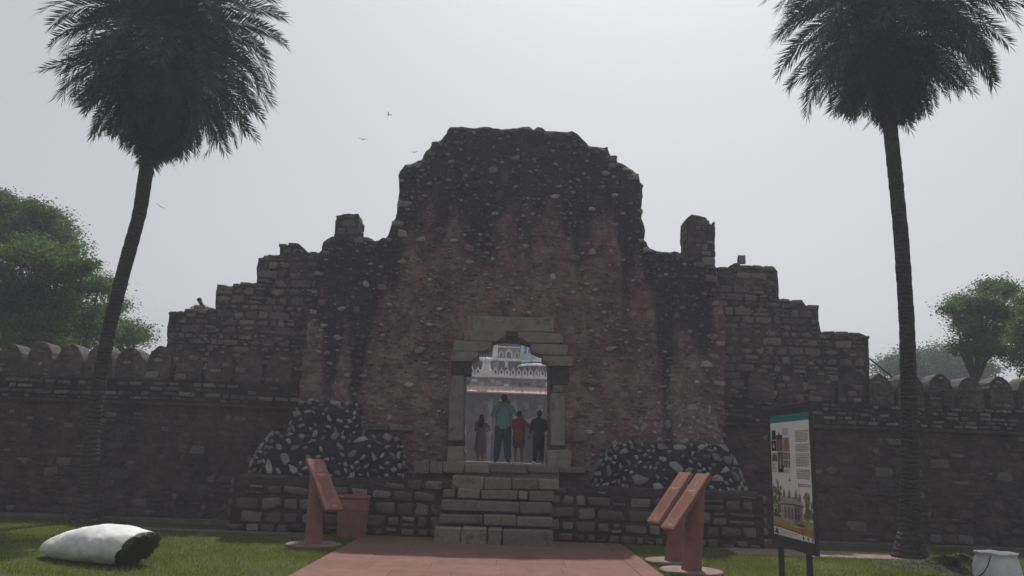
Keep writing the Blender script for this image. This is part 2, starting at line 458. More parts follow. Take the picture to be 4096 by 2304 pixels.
def courses(poly, y, rng, hr=(.15, .26), wr=(.18, .5), joint=.03, depth=.05, skip=None, keep=1.0, kind='block', normal=FRONT):
    """packed irregular coursed rubble clipped to a polygon"""
    A = np.array(poly); x0, z0 = A.min(0); x1, z1 = A.max(0); out = []
    z = z0 + rng.uniform(0, .05)
    while z < z1:
        h = rng.uniform(*hr); x = x0 - rng.uniform(0, .3)
        while x < x1:
            w = rng.uniform(*wr) * (.8 + .6 * (h - hr[0]) / (hr[1] - hr[0] + 1e-6))
            parts = [(x + w / 2, z + h / 2, w, h)]
            if rng.random() < .22: 
                k = rng.uniform(.4, .6); parts = [(x + w / 2, z + h * k / 2, w, h * k), (x + w / 2, z + h * k + h * (1 - k) / 2, w * rng.uniform(.7, 1), h * (1 - k))]
            for cx, cz, ww, hh in parts:
                cz += noise.noise(Vector((cx * .35, cz * .9, 3))) * .06
                if ww - joint < .06 or hh - joint < .05: continue
                pr = np.array([(cx, cz), (cx - ww * .36, cz), (cx + ww * .36, cz), (cx, cz + hh * .36)])
                if not inside(pr, poly).all(): continue
                if skip is not None and skip(cx, cz, ww, hh): continue
                if rng.random() > keep: continue
                out.append((Vector((cx, y + rng.uniform(-.008, .012), cz)), ww - joint * rng.uniform(.6, 1.7), hh - joint * rng.uniform(.6, 1.7), depth * rng.uniform(.6, 1.3), rng.uniform(-.07, .07), kind if kind != 'mix' else ('rubble' if rng.random() < .4 else 'block'), normal))
            x += w
        z += h
    return out
def scatter(poly, y, rng, n, wr, asp=(.45, .9), depth=.06, roll=.35, skip=None, gap=.9, taken=None, weight=None):
    A = np.array(poly); x0, z0 = A.min(0); x1, z1 = A.max(0); out = []; taken = taken if taken is not None else []
    P = np.array([(rng.uniform(x0, x1), rng.uniform(z0, z1)) for _ in range(n * 6)]); P = P[inside(P, poly)]; P = P[bdist(P, poly) > .14]
    for cx, cz in P:
        if len(out) >= n: break
        if weight and rng.random() > weight(cx, cz): continue
        w = wr[0] + (wr[1] - wr[0]) * rng.random() ** 2.2; h = w * rng.uniform(*asp)
        if skip is not None and skip(cx, cz, w, h): continue
        if any(abs(cx - a) < (w + c) * .5 * gap and abs(cz - b) < (h + d) * .5 * gap for a, b, c, d in taken): continue
        taken.append((cx, cz, w, h))
        out.append((Vector((cx, y, cz)), w, h, depth * rng.uniform(.5, 1.4) * (w / wr[1]) ** .4, rng.uniform(-roll, roll), 'rubble', FRONT))
    return out

# ================================================================== GROUND
t = Nt('lawn_soil'); p = t.pos(); n1 = t.noise(p, .7, 5, .6); n2 = t.noise(p, 9, 5, .7)
c = t.ramp(n1, [(.3, lin(.035, .045, .010)), (.55, lin(.052, .064, .013)), (.75, lin(.07, .068, .022))])
c = t.mix(t.maprange(n2, .5, .8), c, lin(.055, .07, .02)); t.bump(n2, .8, .03)
S['lawn'] = t.fin(c, .95)
xs = np.concatenate([np.linspace(-600, -15, 12), np.linspace(-14, 14, 96), np.linspace(15, 600, 12)])
ys = np.concatenate([np.linspace(-60, 4, 10), np.linspace(5, 19, 64), np.linspace(20, 1500, 14)])
V = [(x, y, (noise.noise(Vector((x * .5, y * .5, 0))) * .02 if abs(x) < 13 and 5 < y < 18 and not (-3.3 < x < 2.8) else -.012) - .012) for y in ys for x in xs]
nx = len(xs)
F = np.array([(j * nx + i, j * nx + i + 1, (j + 1) * nx + i + 1, (j + 1) * nx + i) for j in range(len(ys) - 1) for i in range(nx - 1)])
lawn = put('lawn', mesh_np('lawn', V, F, True), None, S['lawn']); tag(lawn, kind='structure')

# path of red sandstone slabs
PX0, PX1 = -2.92, 2.47
t = Nt('sandstone_paving'); p = t.pos(); r = t.rnd(); n = t.noise(p, 3.5, 6, .65); n2 = t.noise(p, 30, 4, .6)
c = t.ramp(r, [(0, lin(.165, .085, .070)), (.35, lin(.178, .094, .077)), (.7, lin(.155, .080, .066)), (.9, lin(.185, .1, .083))])
c = t.mix(1.0, c, t.ramp(n, [(.25, (.74, .74, .76, 1)), (.6, (1, 1, 1, 1)), (.85, (1.14, 1.12, 1.1, 1))]), 'MULTIPLY')
c = t.mix(t.math('MULTIPLY', t.maprange(t.noise(p, 1.1, 6, .7), .5, .72), .4), c, (.085, .062, .055, 1))
t.bump(t.math('ADD', n2, n), .25, .01)
S['paving'] = t.fin(c, .85)
S['joint'] = plain('paving_joint', lin(.06, .04, .034), .95, .3, 12)
path = MB().box(PX0 + .02, PX1 - .02, -1.5, 16.8, -.05, .012).build('paved_path', S['joint']); tag(path, kind='structure')
rng = random.Random(3)
y = 2.0; row = 0
while y < 16.75:
    d = min(rng.choice([.62, .7, .9]), 16.8 - y)
    x = PX0; xe = PX1 - .36
    while x < xe - .02:
        w = rng.uniform(.7, 1.35)
        if xe - x - w < .5: w = xe - x
        MB().box(x + .0015, x + w - .0015, y + .0015, y + d - .0015, -.03, .02 + rng.uniform(-.001, .001)).build('slab', S['paving'], path, bevel=.002)
        x += w
    y += d
y = 2.0
while y < 16.75:
    d = min(rng.uniform(.8, 1.3), 16.8 - y)
    MB().box(PX1 - .355, PX1, y + .0025, y + d - .0025, -.03, .022).build('border_slab', S['paving'], path, bevel=.002); y += d

# stone apron strips at the foot of the walls
S['apron'] = plain('apron_stone', lin(.20, .15, .13), .9, .3, 4, .4, .01)
S['kerb'] = plain('kerb_stone', lin(.11, .10, .097), .9, .3, 5, .5, .015)
def strip(name, x0, x1, y0, y1, mat, z=.03, seed=1):
    rg = random.Random(seed); mb = MB()
    n = int((x1 - x0) / .25); vs = []
    for i in range(n + 1):
        x = x0 + (x1 - x0) * i / n; e = noise.noise(Vector((x * 1.7, seed, 0))) * .09
        vs += [(x, y0 + e, -.04), (x, y0 + e, z), (x, y1, z + .004), (x, y1, -.04)]
    fs = []
    for i in range(n):
        for k in range(3): fs.append((i * 4 + k, i * 4 + k + 1, i * 4 + 5 + k, i * 4 + 4 + k)[::-1])
    fs += [(0, 1, 2, 3), (n * 4 + 3, n * 4 + 2, n * 4 + 1, n * 4)]
    mb.add(vs, fs); o = mb.build(name, mat); tag(o, kind='structure'); return o
strip('kerb', -18, -6.2, 18.25, 18.75, S['kerb'], .05, 2)
strip('kerb', 6.0, 18, 18.35, 18.75, S['kerb'], .05, 4)
strip('apron', -8.4, -3.9, 16.55, 16.93, S['kerb'], .006, 6)
strip('apron', 4.6, 8.4, 15.75, 16.9, S['apron'], .012, 8)

# ================================================================== RUINED GATEWAY
gate = empty('ruined_gateway', (0, Y_GATE, 0), 'tall ruined rubble gateway with black-stained crown and open doorway', 'gateway')
gate_px = [(1150, 2000), (1195, 1640), (1207, 1480), (1226, 1350), (1240, 1200), (1255, 1080), (1288, 1000), (1293, 971), (1323, 951), (1380, 950), (1450, 947), (1483, 953), (1545, 951),
           (1560, 905), (1577, 850), (1590, 800), (1590, 745), (1601, 685), (1622, 660), (1690, 634), (1706, 600), (1725, 560), (1770, 556), (1795, 530), (1800, 507), (1830, 506), (1990, 513), (2150, 511),
           (2290, 517), (2310, 530), (2345, 560), (2358, 577), (2436, 580), (2446, 614), (2470, 620), (2468, 650), (2520, 670), (2558, 695), (2570, 740), (2576, 800), (2568, 870), (2582, 920),
           (2576, 955), (2603, 990), (2650, 1004), (2733, 1015), (2862, 1062), (2872, 1100), (2890, 1160), (2900, 1250), (2905, 1400), (2900, 1600), (2915, 2000)]
gate_poly = xz(gate_px, Y_GATE)
hole_px = [(1842, 1935), (1842, 1415), (1866, 1362), (1925, 1326), (2010, 1308), (2080, 1312), (2150, 1332), (2196, 1372), (2214, 1425), (2214, 1935)]
hole_poly = xz(hole_px, Y_GATE)
GATE_T = 2.55
wall('core', gate, gate_poly, Y_GATE, GATE_T, S['gate_mortar'], step=.105, amp=.06, jag=.034, rnd=.08, holes=[hole_poly], seed=4)
frame_box = xz([(1775, 1890), (1785, 1250), (2300, 1265), (2300, 1890)], Y_GATE)
fx0, fx1, fz1 = frame_box[0][0], frame_box[2][0], frame_box[1][1]
def in_frame(x, z, w, h):
    if fx0 - w / 2 < x < fx1 + w / 2 and z < fz1 + h / 2:
        return True
    return False
rng = random.Random(21)
taken = []
sp = scatter(gate_poly, Y_GATE - .015, rng, 250, (.13, .40), (.32, .75), .085, .25, in_frame, .95, taken)
# rough quoins that make the broken outline
edge = resample(gate_poly, .24, 0, rng); cx_ = sum(p[0] for p in gate_poly) / len(gate_poly)
for i, (x, z) in enumerate(edge):
    if 2.0 < z < 9.5 and rng.random() < .6:
        w = rng.uniform(.14, .32); ix = x + (cx_ - x) * .02 * w
        sp.append((Vector((ix - math.copysign(w * .42, x - cx_), Y_GATE + .04, z - w * .3)), w, w * rng.uniform(.4, .65), rng.uniform(.05, .09), rng.uniform(-.12, .12), 'block', FRONT))
place_stones(gate, sp, S['gate_stone'], rng=rng, limit=300)
sp = scatter(gate_poly, Y_GATE - .005, rng, 2600, (.06, .19), (.3, .75), .055, .35, in_frame, .8, taken)
sp = [s for s in sp]
place_stones(gate, sp, S['gate_rubble'], rng=rng, limit=0)

# added passage lining, the passage shade painted into its near-black colour
S['lining'] = plain('shade_dark_passage_stone', lin(.022, .022, .025), .95, .4, 4, .6, .03)
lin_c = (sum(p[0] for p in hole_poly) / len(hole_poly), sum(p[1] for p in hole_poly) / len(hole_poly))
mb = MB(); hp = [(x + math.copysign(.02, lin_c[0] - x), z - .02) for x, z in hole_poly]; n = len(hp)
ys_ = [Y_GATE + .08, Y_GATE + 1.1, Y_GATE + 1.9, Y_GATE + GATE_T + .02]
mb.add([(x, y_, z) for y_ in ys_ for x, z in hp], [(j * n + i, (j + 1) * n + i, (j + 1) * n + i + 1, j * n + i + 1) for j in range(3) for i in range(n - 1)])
mb.build('passage_shade_lining', S['lining'], gate)

# broken masonry piers standing on the shoulders
def pier(px, Yf, th, seed, col='gate_stone'):
    poly = xz(px, Yf); o = wall('pier', gate, poly, Yf, th, S['wing_mortar'], step=.1, amp=.02, jag=.015, rnd=.05, seed=seed)
    rg = random.Random(seed); sp = courses(poly, Yf - .005, rg, (.13, .24), (.16, .34), .025, .02)
    x0 = min(p[0] for p in poly); x1 = max(p[0] for p in poly)
    zz = min(p[1] for p in poly)
    for xs_, nr in ((x0, (-1, 0, 0)), (x1, (1, 0, 0))):
        z = zz + .1
        while z < max(p[1] for p in poly) - .12:
            for yy in np.arange(Yf + .15, Yf + th - .1, .28):
                sp.append((Vector((xs_ + nr[0] * -.01, yy, z)), rng.uniform(.18, .27), rng.uniform(.14, .18), .02, rng.uniform(-.06, .06), 'block', nr))
            z += .19
    place_stones(o, sp, S['wing_stone'], rng=rg)
pier([(1339, 962), (1343, 858), (1395, 856), (1432, 853), (1436, 962)], Y_GATE + .15, .62, 31)
pier([(2746, 1085), (2750, 872), (2768, 857), (2800, 862), (2826, 869), (2834, 884), (2860, 905), (2864, 1085)], Y_GATE + .12, .75, 32)

# dressed stone door frame: corbelled brackets, lintel, jambs
def fpoly(px, y0=None): return xz(px, y0 if y0 is not None else Y_GATE - .12)
def fblock(name, px, y0=-.12, y1=.5, bevel=.012):
    MB().prism(fpoly(px, Y_GATE + y0), Y_GATE + y0, Y_GATE + y1).build(name, S['frame_stone'], gate, bevel=bevel, seg=2)
fblock('lintel', [(1889, 1322), (1889, 1262), (2214, 1273), (2215, 1328)], -.1, .55)
fblock('filler_block', [(1868, 1320), (1869, 1260), (1887, 1261), (1887, 1321)], -.06, .4)
def bracket(px, **k): fblock('bracket', px, **k)
bracket([(1856, 1361), (1858, 1320), (2024, 1324), (2024, 1340), (2018, 1352), (2004, 1352), (1996, 1361), (1984, 1365)], y0=-.13)
bracket([(2070, 1326), (2214, 1331), (2216, 1336), (2240, 1334), (2252, 1350), (2252, 1372), (2112, 1369), (2098, 1360), (2088, 1352), (2074, 1348)], y0=-.13)
bracket([(1812, 1403), (1816, 1360), (1966, 1366), (1966, 1386), (1960, 1394), (1952, 1396), (1930, 1404)], y0=-.15)
bracket([(2122, 1374), (2270, 1378), (2273, 1390), (2268, 1419), (2160, 1418), (2140, 1408), (2128, 1404), (2124, 1394)], y0=-.15)
bracket([(1804, 1443), (1806, 1405), (1913, 1406), (1913, 1424), (1906, 1432), (1894, 1432), (1890, 1445)], y0=-.17)
bracket([(2170, 1421), (2284, 1425), (2290, 1432), (2290, 1458), (2284, 1464), (2194, 1463), (2192, 1448), (2172, 1444)], y0=-.17)
# carved drops under the bracket noses
for px, py in ((1906, 1436), (1898, 1440), (2178, 1450), (2186, 1452), (1958, 1398), (2132, 1408)):
    c = at(px, py, Y_GATE - .05)
    MB().lathe((c.x, c.y, c.z), [(.002, -.06), (.028, -.035), (.04, 0), (.03, .03), (.002, .04)], 10).build('carved_drop', S['frame_stone'], gate, smooth=True)
S['dark_gap'] = plain('dark_gap_stone', lin(.05, .047, .045), .95, .4, 6, .5, .03)  # dark tone for the gaps between the frame stones
MB().prism(fpoly([(1806, 1500), (1806, 1446), (1884, 1446), (1884, 1500)], Y_GATE - .05), Y_GATE - .05, Y_GATE + .4).build('capital', S['dark_gap'], gate, bevel=.02)
MB().prism(fpoly([(2200, 1540), (2200, 1466), (2276, 1466), (2276, 1540)], Y_GATE - .05), Y_GATE - .05, Y_GATE + .4).build('capital', S['dark_gap'], gate, bevel=.02)
fblock('jamb', [(1792, 1762), (1795, 1600), (1808, 1502), (1856, 1502), (1852, 1762)], -.13, .45, .02)
fblock('jamb', [(2204, 1782), (2204, 1570), (2258, 1570), (2260, 1782)], -.10, .45, .02)
fblock('jamb', [(2212, 1569), (2212, 1541), (2250, 1541), (2250, 1569)], -.11, .45, .012)
MB().prism(fpoly([(1788, 1784), (1788, 1762), (1856, 1762), (1856, 1784)], Y_GATE - .06), Y_GATE - .06, Y_GATE + .4).build('packing_stone', S['dark_gap'], gate)
MB().prism(fpoly([(2198, 1798), (2200, 1782), (2262, 1782), (2262, 1798)], Y_GATE - .06), Y_GATE - .06, Y_GATE + .4).build('packing_stone', S['dark_gap'], gate)
fblock('base_block', [(1788, 1866), (1790, 1784), (1856, 1785), (1854, 1868)], -.16, .45, .02)
fblock('base_block', [(2189, 1874), (2190, 1800), (2280, 1798), (2288, 1812), (2284, 1876)], -.34, .45, .025)
# flat weathered ledge stones beside the door
for px in ([(1428, 1722), (1430, 1694), (1552, 1697), (1550, 1724)], [(1556, 1722), (1558, 1699), (1654, 1702), (1650, 1724)], [(2292, 1768), (2294, 1732), (2352, 1733), (2354, 1766)]):
    q = fpoly(px, Y_GATE - .22)
    MB().prism(q, Y_GATE - .22, Y_GATE + .3).build('ledge_stone', S['plinth_stone'], gate, bevel=.03)
# threshold and sill
ZS = at(2040, 1853, Y_GATE - .1).z
S['sill'] = S['step_stone']
MB().box(at(1842, 1855, Y_GATE).x - .12, at(2214, 1855, Y_GATE).x + .12, Y_GATE - .28, Y_GATE + GATE_T + .4, ZS - .5, ZS).build('threshold', S['step_stone'], gate, bevel=.02)

# ================================================================== STEPPED WINGS AND CURTAIN WALLS
Z_MB = at(300, 1506, Y_CURT).z           # merlon base
Z_MT = at(540, 1384, Y_CURT).z           # merlon crest
M_W, M_P = .635, .735
def arch_poly(cx, z0, z1, w):
    """pointed round merlon outline"""
    hw = w / 2; zs = z0 + (z1 - z0) * .50; pts = [(cx - hw, z0), (cx + hw, z0), (cx + hw, zs)]
    for i in range(1, 14):
        a = math.pi * i / 14; x = math.cos(a); zz = math.sin(a)
        pts.append((cx + hw * x, zs + (z1 - zs) * (zz * .88 + .12 * (1 - abs(x)))))
    pts.append((cx - hw, zs)); return pts
def merlon_top(x, cxs):
    c = min(cxs, key=lambda q: abs(q - x)); d = abs(x - c) / (M_W / 2)
    if d >= 1: return Z_MB
    zs = Z_MB + (Z_MT - Z_MB) * .42
    return zs + (Z_MT - zs) * math.sqrt(max(0, 1 - d * d))
def curtain(x0, x1, label, seed, mer0, gate_side):
    root = empty('curtain_wall', ((x0 + x1) / 2, Y_CURT, 0), label, 'wall')
    rg = random.Random(seed)
    wall('body', root, [(x0, -.05), (x1, -.05), (x1, Z_MB), (x0, Z_MB)], Y_CURT, 1.1, S['wall_mortar'], step=.16, amp=.035, jag=0, rnd=0.01, seed=seed)
    zc = at(500, 1606, Y_CURT).z          # string course
    MB().box(x0, x1, Y_CURT - .11, Y_CURT + .05, zc - .07, zc + .02).build('string_course', S['wall_mortar'], root, bevel=.02)
    MB().box(x0, x1, Y_CURT - .05, Y_CURT + .05, zc + .02, Z_MB - .02).build('cornice_band', S['plinth_mortar'], root, bevel=.02)
    sp = courses([(x0, .05), (x1, .05), (x1, zc - .1), (x0, zc - .1)], Y_CURT - .0, rg, (.15, .27), (.16, .46), .03, .035, keep=.8, kind='mix')
    sp2 = courses([(x0, zc + .02), (x1, zc + .02), (x1, Z_MB - .01), (x0, Z_MB - .01)], Y_CURT - .05, rg, (.09, .13), (.12, .34), .025, .05, keep=.75)
    vis = lambda s: abs(s[0].x) < 12.9
    a = [s for s in sp if vis(s)]; b = [s for s in sp if not vis(s)]
    place_stones(root, a, S['wall_stone'], rng=rg, limit=300)
    if b: place_stones(root, b, S['wall_stone'], rng=rg, limit=0, rest='far_stones')
    place_stones(root, sp2, S['band_stone'], rng=rg, limit=220, name='band_stone', rest='small_band_stones')
    cxs = []
    x = mer0
    while x0 + M_W / 2 < x < x1 - M_W / 2 + .3:
        cxs.append(x); x += M_P * (1 if mer0 < 0 and False else gate_side)
    for cx in cxs:
        z1 = Z_MT + rg.uniform(-.05, .045)
        w = M_W + rg.uniform(-.05, .025)
        mb = MB(); poly = arch_poly(cx, Z_MB - .01, z1, w)
        poly = [(x_ + rg.uniform(-.012, .012), z_ + rg.uniform(-.014, .01) if z_ > Z_MB + .1 else z_) for x_, z_ in poly]
        mb.prism(poly, Y_CURT - .01, Y_CURT + .52, 0, 1)
        m = mb.build('merlon', [S['merlon_face'], S['merlon_plaster']], root, bevel=.012)
        msp = courses(poly, Y_CURT - .012, rg, (.1, .19), (.12, .32), .035, .03, keep=.7, kind='mix')
        place_stones(m, msp, S['band_stone'], rng=rg, limit=20)
    return root, cxs
cl, cxl = curtain(-18.5, -4.7, 'dark rubble wall with round merlons behind the lying sack, left of the gateway', 41, at(645, 1400, Y_CURT).x, -1)
cr, cxr = curtain(5.0, 18.5, 'dark rubble wall with round merlons behind the information board', 43, at(3520, 1515, Y_CURT).x, 1)
# the inner merlons (built into the stepped wings) continue towards the gate
def inner_merlons(root, x, step, xend, rg):
    out = []
    while (x - xend) * step < 0:
        mb = MB(); poly = arch_poly(x, Z_MB - .01, Z_MT + rg.uniform(-.03, .02), M_W); mb.prism(poly, Y_CURT - .015, Y_CURT + .3, 0, 0)
        m = mb.build('merlon', [S['merlon_face'], S['merlon_plaster']], root, bevel=.012)
        place_stones(m, courses(poly, Y_CURT - .017, rg, (.12, .2), (.14, .34), .04, .03, keep=.6), S['wing_stone'], rng=rg, limit=20)
        out.append(x); x += step
    return out
rgm = random.Random(7)
in_l = inner_merlons(cl, at(645, 1400, Y_CURT).x + M_P, M_P, -5.1, rgm)
in_r = inner_merlons(cr, at(3520, 1515, Y_CURT).x - M_P, -M_P, 5.5, rgm)

wl_px = [(1290, 1560), (662, 1520), (658, 1391), (666, 1319), (675, 1252), (735, 1245), (738, 1237), (857, 1234), (859, 1186), (868, 1143), (931, 1140), (959, 1132), (1022, 1129), (1025, 1070), (1033, 1038), (1072, 1022), (1113, 1016), (1116, 975), (1152, 974), (1202, 977), (1215, 994), (1240, 1008), (1271, 1008), (1288, 995), (1330, 1000)]
wr_px = [(2780, 1600), (2800, 1075), (2867, 1070), (2911, 1070), (2931, 1055), (2958, 1060), (3099, 1070), (3112, 1082), (3114, 1131), (3118, 1197), (3212, 1203), (3226, 1222), (3277, 1227), (3281, 1280), (3289, 1328), (3444, 1334), (3476, 1347), (3477, 1435), (3484, 1530), (3484, 1600)]
def wing(px, label, seed, cxs, lim):
    poly = xz(px, Y_WING); cx = sum(p[0] for p in poly) / len(poly)
    root = empty('stepped_wall', (cx, Y_WING, Z_MB), label, 'wall')
    wall('core', root, poly, Y_WING, 1.0, S['wing_mortar'], step=.12, amp=.03, jag=.015, rnd=.06, seed=seed)
    rg = random.Random(seed)
    sk = lambda x, z, w, h: z - h * .4 < merlon_top(x, cxs) + .02
    sp = courses(poly, Y_WING - .0, rg, (.125, .24), (.15, .42), .026, .036, skip=sk, kind='mix')
    sp2 = courses(poly, Y_WING + .02, rg, (.07, .12), (.08, .2), .02, .045, skip=sk, kind='rubble')
    # coping stones on the stepped tops
    for (xa, za), (xb, zb) in zip(poly, poly[1:]):
        if abs(zb - za) < abs(xb - xa) * .5 and za > Z_MT + .3:
            lo, hi = sorted((xa, xb)); x = lo
            while x < hi - .1:
                w = min(rg.uniform(.2, .42), hi - x); z = za + (zb - za) * ((x + w / 2 - xa) / (xb - xa))
                for yy in (Y_WING + .0, Y_WING + .35, Y_WING + .68):
                    sp.append((Vector((x + w / 2, yy, z - .045 + rg.uniform(-.015, .02))), w * .95, rg.uniform(.08, .14), .22 if yy > Y_WING else .07, rg.uniform(-.05, .05), 'block', FRONT))
                x += w
    place_stones(root, sp, S['wing_stone'], rng=rg, limit=lim)
    place_stones(root, sp2, S['band_stone'], rng=rg, limit=0, rest='chinking_stones')
    return root
wing(wl_px, 'stepped rubble wall rising to the gateway, carrying the stick nest', 51, in_l + cxl[:2], 300)
wing(wr_px, 'stepped rubble wall descending from the gateway, carrying the floodlight', 52, in_r + cxr[:2], 300)

# ================================================================== PLINTH, BUTTRESSES, STAIR
zp = at(1400, 1908, Y_PLINTH).z
plx0, plx1 = at(915, 2060, Y_PLINTH).x, at(3062, 2100, Y_PLINTH).x
plinth = empty('stone_plinth', (0, Y_PLINTH, 0), 'low rubble stone plinth flanking the steps below the gateway', 'plinth')
ztl, ztr = at(1000, 1912, Y_PLINTH).z, at(3000, 1985, Y_PLINTH).z
ppoly = [(plx0, -.05), (plx1, -.05), (plx1 - .02, ztr), (at(2790, 1962, Y_PLINTH).x, at(2790, 1962, Y_PLINTH).z), (2.8, zp - .02), (0, zp), (-2.8, zp + .0), (plx0 + .03, ztl)]
wall('core', plinth, ppoly, Y_PLINTH, 1.6, S['plinth_mortar'], step=.12, amp=.035, jag=.01, rnd=.06, seed=61)
rg = random.Random(62)
sxl, sxr = at(1770, 2000, 16.5).x, at(2215, 2000, 16.5).x
sk = lambda x, z, w, h: sxl + .05 < x < sxr - .05
sp = courses(ppoly, Y_PLINTH - .0, rg, (.17, .30), (.2, .5), .05, .08, skip=sk, kind='block')
place_stones(plinth, sp, S['plinth_stone'], rng=rg)
# returns of the plinth (its two ends)
for xe, nr in ((plx0, (-1, 0, 0)), (plx1, (1, 0, 0))):
    e = []
    for yy in np.arange(Y_PLINTH + .15, Y_PLINTH + 1.5, .33):
        for z in np.arange(.12, zp - .1, .22):
            e.append((Vector((xe, yy, z)), .3, .18, .05, 0, 'block', nr))
    place_stones(plinth, e, S['plinth_stone'], rng=rg)
S['earth'] = plain('bare_earth', lin(.09, .07, .058), .95, .35, 5, .6, .03)
MB().box(plx0 + .1, plx1 - .1, Y_PLINTH + .1, Y_GATE + .3, zp - .2, zp - .02).build('earth_fill', S['earth'], plinth)

def buttress(label, seed, tiers, upper='black_mortar'):
    c0 = tiers[0]; root = empty('rubble_buttress', (c0[0], Y_GATE, c0[5]), label, 'buttress')
    rg = random.Random(seed)
    for ti, (cx, aw, at_, bd, bt, z0, z1, n, wr) in enumerate(tiers):
        nt, nh = 56, 16
        def surf(th, tt):
            k = tt ** 1.6; a = aw + (at_ - aw) * k; b = bd + (bt - bd) * k
            sx = math.copysign(abs(math.cos(th)) ** .75, math.cos(th)); sy = abs(math.sin(th)) ** .75
            bump_ = noise.noise(Vector((th * 1.9, tt * 1.5, seed + ti))) * .09
            zz = z0 + (z1 - z0) * (math.sin(tt * math.pi / 2) * .55 + tt * .45)
            return Vector((cx + (a + bump_) * sx, Y_GATE + .12 - (b + bump_) * sy, zz + noise.noise(Vector((th * 3, tt * 2, seed))) * .03))
        V = []; 
        for j in range(nh + 1):
            for i in range(nt + 1): V.append(surf(math.pi * i / nt, j / nh))
        F = [(j * (nt + 1) + i + 1, j * (nt + 1) + i, (j + 1) * (nt + 1) + i, (j + 1) * (nt + 1) + i + 1) for j in range(nh) for i in range(nt)]
        k = len(V); V.append(Vector((cx, Y_GATE + .1, z1 + .05)))
        F += [(nh * (nt + 1) + i + 1, nh * (nt + 1) + i, k) for i in range(nt)]
        k2 = len(V); V += [Vector((cx, Y_GATE + .12, z0))]
        F += [(i, i + 1, k2) for i in range(nt)]
        put('mortar_mound', mesh_np('mortar_mound', V, F, False), root, S['black_mortar' if ti == 0 else upper])
        sp = []; got = []
        tries = 0
        while len(sp) < n and tries < n * 60:
            tries += 1
            th = math.pi * rg.uniform(.02, .98); tt = rg.uniform(.03, 1.0)
            q = surf(th, tt); e = .02
            nrm = (surf(min(th + e, 3.13), tt) - surf(max(th - e, .01), tt)).cross(surf(th, min(1, tt + e)) - surf(th, tt - e))
            if nrm.y > 0: nrm = -nrm
            w = wr[0] + (wr[1] - wr[0]) * rg.random() ** 1.8; h = w * rg.uniform(.35, .7)
            if any((q - g).length < (w + gw) * .40 for g, gw in got): continue
            got.append((q, w)); sp.append((q, w, h, rg.uniform(.04, .08), rg.uniform(-1.3, 1.3), 'rubble', nrm))
        place_stones(root, sp, S['pale_stone'], rng=rg)
    return root
def tier(xl0, xr0, xl1, xr1, yb, yt, depth0, depth1, n, wr, Yf):
    a, b = at(xl0, yb, Yf), at(xr0, yb, Yf); c, d = at(xl1, yt, Yf), at(xr1, yt, Yf)
    cx = (a.x + b.x) / 2
    return (cx, (b.x - a.x) / 2, (d.x - c.x) / 2, depth0, depth1, (a.z + b.z) / 2, (c.z + d.z) / 2, n, wr)
buttress('black mortar buttress with pale rubble stones behind the litter bin', 71, [
    tier(960, 1612, 1040, 1560, 1912, 1738, 1.2, .8, 95, (.15, .54), 17.3),
    tier(1135, 1450, 1165, 1420, 1735, 1600, .62, .10, 46, (.13, .40), 17.7)])
buttress('black mortar buttress with pale rubble stones behind the paired lecterns', 72, [
    tier(2392, 3020, 2470, 2940, 1968, 1778, 1.2, .8, 115, (.13, .46), 17.3),
    tier(2560, 2905, 2640, 2890, 1785, 1600, 0.5, .05, 75, (.12, .38), 17.7)], 'gate_mortar')

stair = empty('stone_staircase', (at(1976, 2180, 15.8).x, 15.8, 0), 'worn stone block steps leading up to the open doorway', 'steps')
zx = lambda v: 1500 + v * .7965
tiers = [ (15.8, 2118, [295, 432, 565, 640, 900]), (16.15, 2064, [318, 543, 711, 897]), (16.48, 2009, [330, 727, 895]), (16.76, 1961, [340, 402, 412, 532, 719, 771, 903])]
zprev = 0.0; rg = random.Random(81)
for ti, (Yt, pyt, xs_) in enumerate(tiers):
    zt = at(1976, pyt, Yt).z; yn = (tiers[ti + 1][0] if ti < 3 else Y_PLINTH) + .1
    # black core, its colour painting the undercut shade below each tread
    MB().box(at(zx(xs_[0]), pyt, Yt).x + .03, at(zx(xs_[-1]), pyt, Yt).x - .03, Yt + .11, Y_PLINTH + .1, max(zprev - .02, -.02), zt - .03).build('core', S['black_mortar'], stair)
    for a, b in zip(xs_, xs_[1:]):
        if b - a < 20: continue
        x0, x1 = at(zx(a), pyt, Yt).x, at(zx(b), pyt, Yt).x
        g = rg.uniform(.008, .02); mb = MB()
        dz = rg.uniform(-.015, .012); dy = rg.uniform(-.015, .03)
        n = 6; vs = []
        for j in range(3):
            for i in range(n + 1):
                pass
        mb.box(x0 + g, x1 - g, Yt + dy, yn, zprev + (.05 if ti else -.02) + rg.uniform(0, .012), zt + dz, 0, .012, rg)
        o = mb.build('step_block', S['step_stone'], stair, bevel=.022, seg=2)
    zprev = zt
for xs_, Yt, py0, py1 in (([385, 548, 687, 821, 925], Y_PLINTH - .06, 1911, 1956), ([190, 275, 340, 450, 575, 765, 925, 1060], 17.78, 1859, 1890)):
    for a, b in zip(xs_, xs_[1:]):
        p0, p1 = at(zx(a), py0, Yt), at(zx(b), py1, Yt)
        MB().box(p0.x + .01, p1.x - .01, Yt + rg.uniform(-.03, .03), Yt + .45, p1.z - .02, at(2040, py0, Yt).z + rg.uniform(-.02, .015), 0, .012, rg).build('step_block', S['step_stone'], stair, bevel=.025, seg=2)

